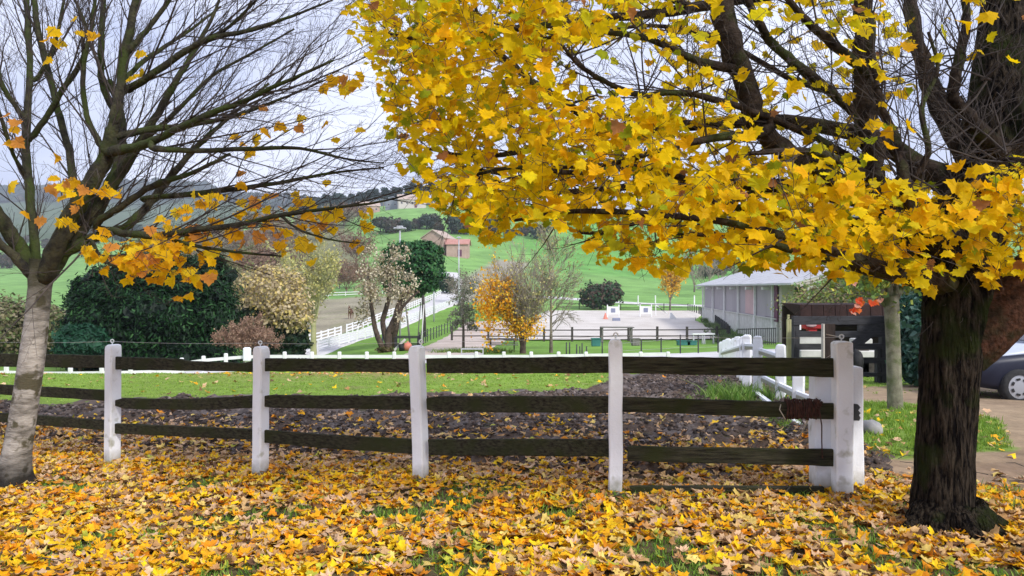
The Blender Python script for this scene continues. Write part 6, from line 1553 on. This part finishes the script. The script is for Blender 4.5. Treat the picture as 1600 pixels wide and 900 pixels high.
def bp(a, b, c, d, wpx, th=.06, nm='rail', m='black_wood', Y2=None, lab=None): piece(nm, P(a, b, YG), P(c, d, Y2 or YG), wpx / F * YG, th, M[m], t, label=lab)
bp(1239, 501, 1386, 500, 13, .08, 'top_board'); bp(1243, 522, 1383, 522, 9); bp(1243, 542, 1383, 541, 9); bp(1243, 563, 1383, 563, 9); bp(1320, 552, 1384, 500, 14, .05, 'brace'); bp(1340, 512, 1383, 512, 10); bp(1345, 585, 1383, 585, 6)
for a, wd in ((1243, 9), (1381, 12), (1371, 5)): g = G(a, YG + .05); piece('post', g - Vector((0, 0, .1)), P(a, 494 if wd > 6 else 540, YG + .05), wd / F * YG, .14, M['black_wood'], t, up=Vector((1, 0, 0)))
g = G(1296, 15.4); piece('post', g - Vector((0, 0, .1)), P(1296, 506, 15.4), .20, .10, M['shed_wall'], t, up=Vector((1, 0, 0)), label='broad red-brown post with a pale edge'); g = G(1286, 15.38); piece('edge_strip', g, P(1286, 506, 15.38), .035, .10, M['concrete2'], t, up=Vector((1, 0, 0)))
t = thing('dark_bundle', 'dark rounded lump slumped against the pen rails beside the white gate post', 'bundle', P(1340, 560, 15.3)); mb = MB(); c = G(1340, 15.3, .22); top = P(1340, 548, 15.3).z  # rounded lump added in place of an unidentified dark thing
blob(mb, Vector((c.x, c.y, (top + c.z) / 2)), .12, .12, (top - c.z) / 2 + .02, 14, 10, .14, 3); mb.build('body', M['black'], t, True)
mb = MB(); 
for k in range(6): g = G(1231 + k * 1.7, 19); mb.tube([g - Vector((0, 0, .1)), P(1231 + k * 1.7 + R.uniform(-1, 1), 495 + R.uniform(-4, 8), 19)], .035, 5)
tag(mb.build('bamboo_clump', M['twig_green'], None), 'clump of dark greenish canes between hall column and pen', 'canes')

# ------------------------------------------------------------------ farmhouses on the hill
M['plaster'] = mat('pale_plaster', (.52, .46, .42), (.60, .54, .50), .9, 1); M['pinkwall'] = mat('pink_rendered_wall', (.40, .27, .22), (.50, .35, .29), .9, .8); M['tile'] = mat('red_tile', (.42, .19, .15), (.52, .27, .22), .8, 1.2); M['tile_old'] = mat('weathered_tile', (.40, .30, .24), (.50, .40, .34), .85, 1); M['glass'] = mat('dark_window', (.05, .05, .07), rough=.15, spec=.6); M['slate'] = mat('grey_slate', (.20, .22, .26), (.28, .30, .33), .7, 1)
def house(lab, px, Y, w_, d, hw, hr, rz, wall, roof, wins=4, door=True, ridge='x', name='house'):
    g = G(px, Y); t = thing(name, lab, 'house', g); q = Matrix.Rotation(rz, 3, 'Z'); W_ = lambda x, y, z: g + q @ Vector((x, y, z))
    mb = MB(); mb.add([W_(x, y, z) for z in (-1, hw) for x, y in ((-w_ / 2, -d / 2), (w_ / 2, -d / 2), (w_ / 2, d / 2), (-w_ / 2, d / 2))], [(0, 1, 5, 4), (1, 2, 6, 5), (2, 3, 7, 6), (3, 0, 4, 7), (4, 5, 6, 7)])
    if ridge == 'x': mb.add([W_(s * w_ / 2, y, z) for s in (-1, 1) for y, z in ((-d / 2, hw), (d / 2, hw), (0, hw + hr))], [(0, 2, 1), (3, 4, 5)])
    else: mb.add([W_(x, s * d / 2, z) for s in (-1, 1) for x, z in ((-w_ / 2, hw), (w_ / 2, hw), (0, hw + hr))], [(0, 1, 2), (3, 5, 4)])
    mb.build('wall', M[wall], t)
    for s in (-1, 1):
        mb = MB(); o = .5
        if ridge == 'x': a = [W_(x, s * (d / 2 + o), hw - o * hr / (d / 2) + e) for e in (0.05, .3) for x in (-w_ / 2 - o, w_ / 2 + o)]; b = [W_(x, 0, hw + hr + e) for e in (0.05, .3) for x in (-w_ / 2 - o, w_ / 2 + o)]
        else: a = [W_(s * (w_ / 2 + o), y, hw - o * hr / (w_ / 2) + e) for e in (0.05, .3) for y in (-d / 2 - o, d / 2 + o)]; b = [W_(0, y, hw + hr + e) for e in (0.05, .3) for y in (-d / 2 - o, d / 2 + o)]
        mb.add(a + b, [(0, 1, 5, 4), (2, 6, 7, 3), (0, 2, 3, 1), (4, 5, 7, 6), (0, 4, 6, 2), (1, 3, 7, 5)]); mb.build('roof', M[roof], t)
    for k in range(wins):
        x = -w_ / 2 + w_ * (k + .6) / (wins + .2); mb = MB(); c = W_(x, -d / 2 - .02, hw * .55); mb.box(c, (1.2, .12, 1.3), q); wn = mb.build('window', M['plaster'], t)
        mb = MB(); mb.box(W_(x, -d / 2 - .1, hw * .55), (.95, .06, 1.05), q); mb.build('pane', M['glass'], wn)
    if door: mb = MB(); mb.box(W_(w_ * .12, -d / 2 - .04, 1.1), (1.4, .14, 2.3), q); mb.build('door', M['plum'], t)
    return t
house('pinkish gabled barn below the hedgerow, left of its red-roofed annex', 685, 262, 8.5, 9, 5.2, 2.6, -.35, 'pinkwall', 'tile_old', 0, False, 'y', 'barn')
house('low red-roofed annex with a dark door at the right of the pink barn', 716, 258, 7.5, 6, 4.2, 1.6, -.05, 'pinkwall', 'tile', 0, True, 'x', 'barn_annex')
house('larger pale farmhouse with weathered tile roof on the brow of the hill', 643, 462, 17, 9, 5.0, 3.2, .25, 'plaster', 'tile_old', 5)
house('slate-grey gabled farmhouse wing left of the pale farmhouse', 616, 468, 9, 8, 4.6, 3.0, -.2, 'slate', 'slate', 2, False, 'y')
house('reddish farmhouse with red roof among the bare trees on the brow', 577, 455, 12, 8, 4.4, 2.6, .3, 'pinkwall', 'tile_old', 3)
house('small dark farmhouse left of the reddish farmhouse on the brow', 560, 460, 6, 7, 5, 3, -.2, 'slate', 'tile_old', 1, False, 'y')
house('pale small house with red roof at the right end of the brow', 690, 450, 9, 8, 4.2, 2.2, -.1, 'plaster', 'tile', 2)

# ------------------------------------------------------------------ parked car
M['car_silver'] = mat('silver_car_paint', (.50, .54, .62), rough=.25, spec=.6, metal=.2); M['car_dark'] = mat('dark_navy_car_paint', (.012, .015, .032), rough=.4, spec=.35); M['tyre'] = mat('tyre_rubber', (.02, .02, .022), (.035, .035, .035), .85, 20); M['alloy'] = mat('wheel_cover', (.42, .44, .48), rough=.35, metal=.5)
cY = 13.2; g = G(1555, cY)
car = thing('parked_car', 'two-tone parked car, silver above dark navy sides, behind the big maple', 'car', g)
gx = P(1549, 0, cY).x; gz0 = Tz(gx + 1.2, cY)
def CP(x, y, z): return Vector((gx + x, cY + y, gz0 + z))
def loft(secs, name, m, smooth_=True):
    mb = MB(); n = len(secs[0]); V = [p for s in secs for p in s]; Fs = []
    for i in range(len(secs) - 1):
        for k in range(n): Fs.append((i * n + k, i * n + (k + 1) % n, (i + 1) * n + (k + 1) % n, (i + 1) * n + k))
    Fs += [tuple(reversed(range(n))), tuple((len(secs) - 1) * n + k for k in range(n))]; mb.add(V, Fs); return mb.build(name, m, car, smooth_)
# lower body: dark sides; upper shoulder, bonnet and roof silver
prof = [(-.72, .42, .62), (-.66, .28, .74), (-.35, .24, .80), (.2, .22, .86), (.9, .20, .90), (1.7, .20, .91), (2.6, .22, .91), (3.2, .30, .88), (3.35, .42, .80)]
lo = []
for x, z0, z1 in prof:
    w_ = .80 * (1 - .12 * abs((x - 1.3) / 2) ** 3); lo.append([CP(x, -w_ + .04, z0), CP(x, -w_ - .02, z0 + .10), CP(x, -w_ - .03, z1 - .12), CP(x, -w_ + .0, z1), CP(x, w_ - .0, z1), CP(x, w_ + .03, z1 - .12), CP(x, w_ + .02, z0 + .10), CP(x, w_ - .04, z0)])
loft(lo, 'body', M['car_dark'])
up = []
for x, z1 in [(-.70, .66), (-.60, .80), (-.3, .90), (.2, .97), (.65, 1.02), (1.7, 1.04), (2.6, 1.03), (3.25, .98), (3.33, .84)]:
    w_ = .78 * (1 - .14 * abs((x - 1.3) / 2) ** 3); zb = np.interp(x, [p[0] for p in prof], [p[2] for p in prof]) - .03; up.append([CP(x, -w_, zb), CP(x, -w_ + .02, (zb + z1) / 2), CP(x, -w_ + .1, z1), CP(x, w_ - .1, z1), CP(x, w_ - .02, (zb + z1) / 2), CP(x, w_, zb)])
loft(up, 'bonnet_and_shoulder', M['car_silver'])
cab = []
for x, z1, wf_ in [(.45, 1.03, .70), (1.0, 1.38, .62), (1.5, 1.47, .58), (2.3, 1.46, .58), (2.9, 1.30, .60), (3.2, 1.03, .66)]:
    cab.append([CP(x, -.70, 1.0), CP(x, -wf_, max(z1 - .03, 1.01)), CP(x, -wf_ + .1, z1), CP(x, wf_ - .1, z1), CP(x, wf_, max(z1 - .03, 1.01)), CP(x, .70, 1.0)])
loft(cab, 'cabin', M['car_silver'])
for x0, x1_, z1 in ((.75, 1.6, 1.38), (1.68, 2.6, 1.38)):
    mb = MB(); mb.add([CP(x0, -.715, 1.06), CP(x1_, -.715, 1.06), CP(x1_ - .02, -.635, z1), CP(x0 + (.33 if x0 < 1 else .02), -.635, z1)], [(0, 1, 2, 3)]); mb.add([CP(x0, -.70, 1.06), CP(x1_, -.70, 1.06), CP(x1_ - .02, -.62, z1), CP(x0 + (.33 if x0 < 1 else .02), -.62, z1)], [(3, 2, 1, 0)]); mb.build('window', M['glass'], car)
mb = MB(); mb.add([CP(.42, -.6, 1.05), CP(.42, .6, 1.05), CP(.98, .52, 1.40), CP(.98, -.52, 1.40)], [(0, 1, 2, 3)]); mb.build('windscreen', M['glass'], car)
for x in (.62, 1.64): mb = MB(); mb.box(CP(x, -.815, .72), (.012, .02, .42)); mb.build('door_seam', M['black'], car)
mb = MB(); mb.box(CP(.60, -.80, .96), (.07, .03, .14), bev=.01); mb.build('door_handle', M['car_dark'], car); mb = MB(); blob(mb, CP(.75, -.86, 1.08), .09, .05, .06); mb.build('wing_mirror', M['car_dark'], car, True)
for y in (-.6, .6): mb = MB(); blob(mb, CP(-.66, y, .66), .07, .16, .08); mb.build('headlight', M['glass'], car, True)
mb = MB(); mb.box(CP(-.73, 0, .40), (.06, 1.2, .16), bev=.02); mb.build('bumper', M['car_dark'], car)
def wheel(x, y):
    s = -1 if y < 0 else 1; c = CP(x, y, .30); w0 = thing_part('wheel', c)
    mb = MB(); prof_ = [(-.09, .20), (-.09, .27), (-.06, .30), (.06, .30), (.09, .27), (.09, .20)]; n = 24; V = []
    for k in range(n):
        a = 2 * pi * k / n
        for yy, r in prof_: V.append(c + Vector((cos(a) * r, yy, sin(a) * r)))
    m_ = len(prof_); mb.add(V, [(k * m_ + j, ((k + 1) % n) * m_ + j, ((k + 1) % n) * m_ + j + 1, k * m_ + j + 1) for k in range(n) for j in range(m_ - 1)]); mb.build('tyre', M['tyre'], w0, True)
    mb = MB(); V = [c + Vector((0, s * .085, 0))] + [c + Vector((cos(2 * pi * k / n) * .205, s * .07, sin(2 * pi * k / n) * .205)) for k in range(n)]; mb.add(V, [(0, 1 + k, 1 + (k + 1) % n) for k in range(n)]); mb.build('rim', M['alloy'], w0, True)
    mb = MB()
    for k in range(7): a = 2 * pi * k / 7; mb.box(c + Vector((cos(a) * .13, s * .088, sin(a) * .13)), (.035, .01, .06), Matrix.Rotation(-a, 3, 'Y')); 
    mb.build('vent', M['black'], w0)
def thing_part(nm, loc):
    o = bpy.data.objects.new(nm, None); COL.objects.link(o); o.parent = car; o.location = loc - wloc(car); return o
for x in (-.05, 2.45):
    for y in (-.74, .74): wheel(x, y)

# ------------------------------------------------------------------ haze: one closed box of thin air round the whole scene
USE_HAZE = True
if USE_HAZE:
    mb = MB(); mb.box((0, 2500, 120), (7000, 5200, 520)); hz = mb.build('haze', None) if False else None
    me = bpy.data.meshes.new('haze'); me.from_pydata(mb.v, [], mb.f); hm = bpy.data.materials.new('haze'); hm.use_nodes = True; n_ = hm.node_tree; n_.nodes.clear()
    out = n_.nodes.new('ShaderNodeOutputMaterial'); pv = n_.nodes.new('ShaderNodeVolumePrincipled'); pv.inputs['Color'].default_value = (.80, .87, .98, 1); pv.inputs['Density'].default_value = .00026; pv.inputs['Anisotropy'].default_value = 0
    n_.links.new(pv.outputs[0], out.inputs['Volume']); me.materials.append(hm); o = bpy.data.objects.new('haze', me); COL.objects.link(o); o['kind'] = 'stuff'
    tag(o, 'thin pale blue haze over the far hills', 'haze')

# ------------------------------------------------------------------ labels that tell the countable repeats apart
ORD = ['first', 'second', 'third', 'fourth', 'fifth', 'sixth', 'seventh', 'eighth', 'ninth', 'tenth', 'eleventh', 'twelfth', 'thirteenth', 'fourteenth', 'fifteenth', 'sixteenth', 'seventeenth', 'eighteenth', 'nineteenth', 'twentieth']
def ordinal(group, cond, fmt):
    os_ = sorted([o for o in COL.objects if o.get('group') == group and o.parent is None and cond(o)], key=lambda o: o.location.x / o.location.y)
    for i, o in enumerate(os_): o['label'] = fmt % ORD[i]
ordinal('hedgerow bushes', lambda o: o.location.y > 300, 'dark rounded bush, %s from the left in the hedgerow above the pink barn')
ordinal('hedgerow bushes', lambda o: o.location.y < 300, 'dark bush, %s from the left in the row behind the riding hall')
ordinal('white marker posts above the arena', lambda o: True, '%s from the left of the white marker posts beside the farm road above the arena')
ordinal('leafless trees behind the riding hall', lambda o: True, 'grey leafless tree, %s from the left on the slope behind the riding hall')
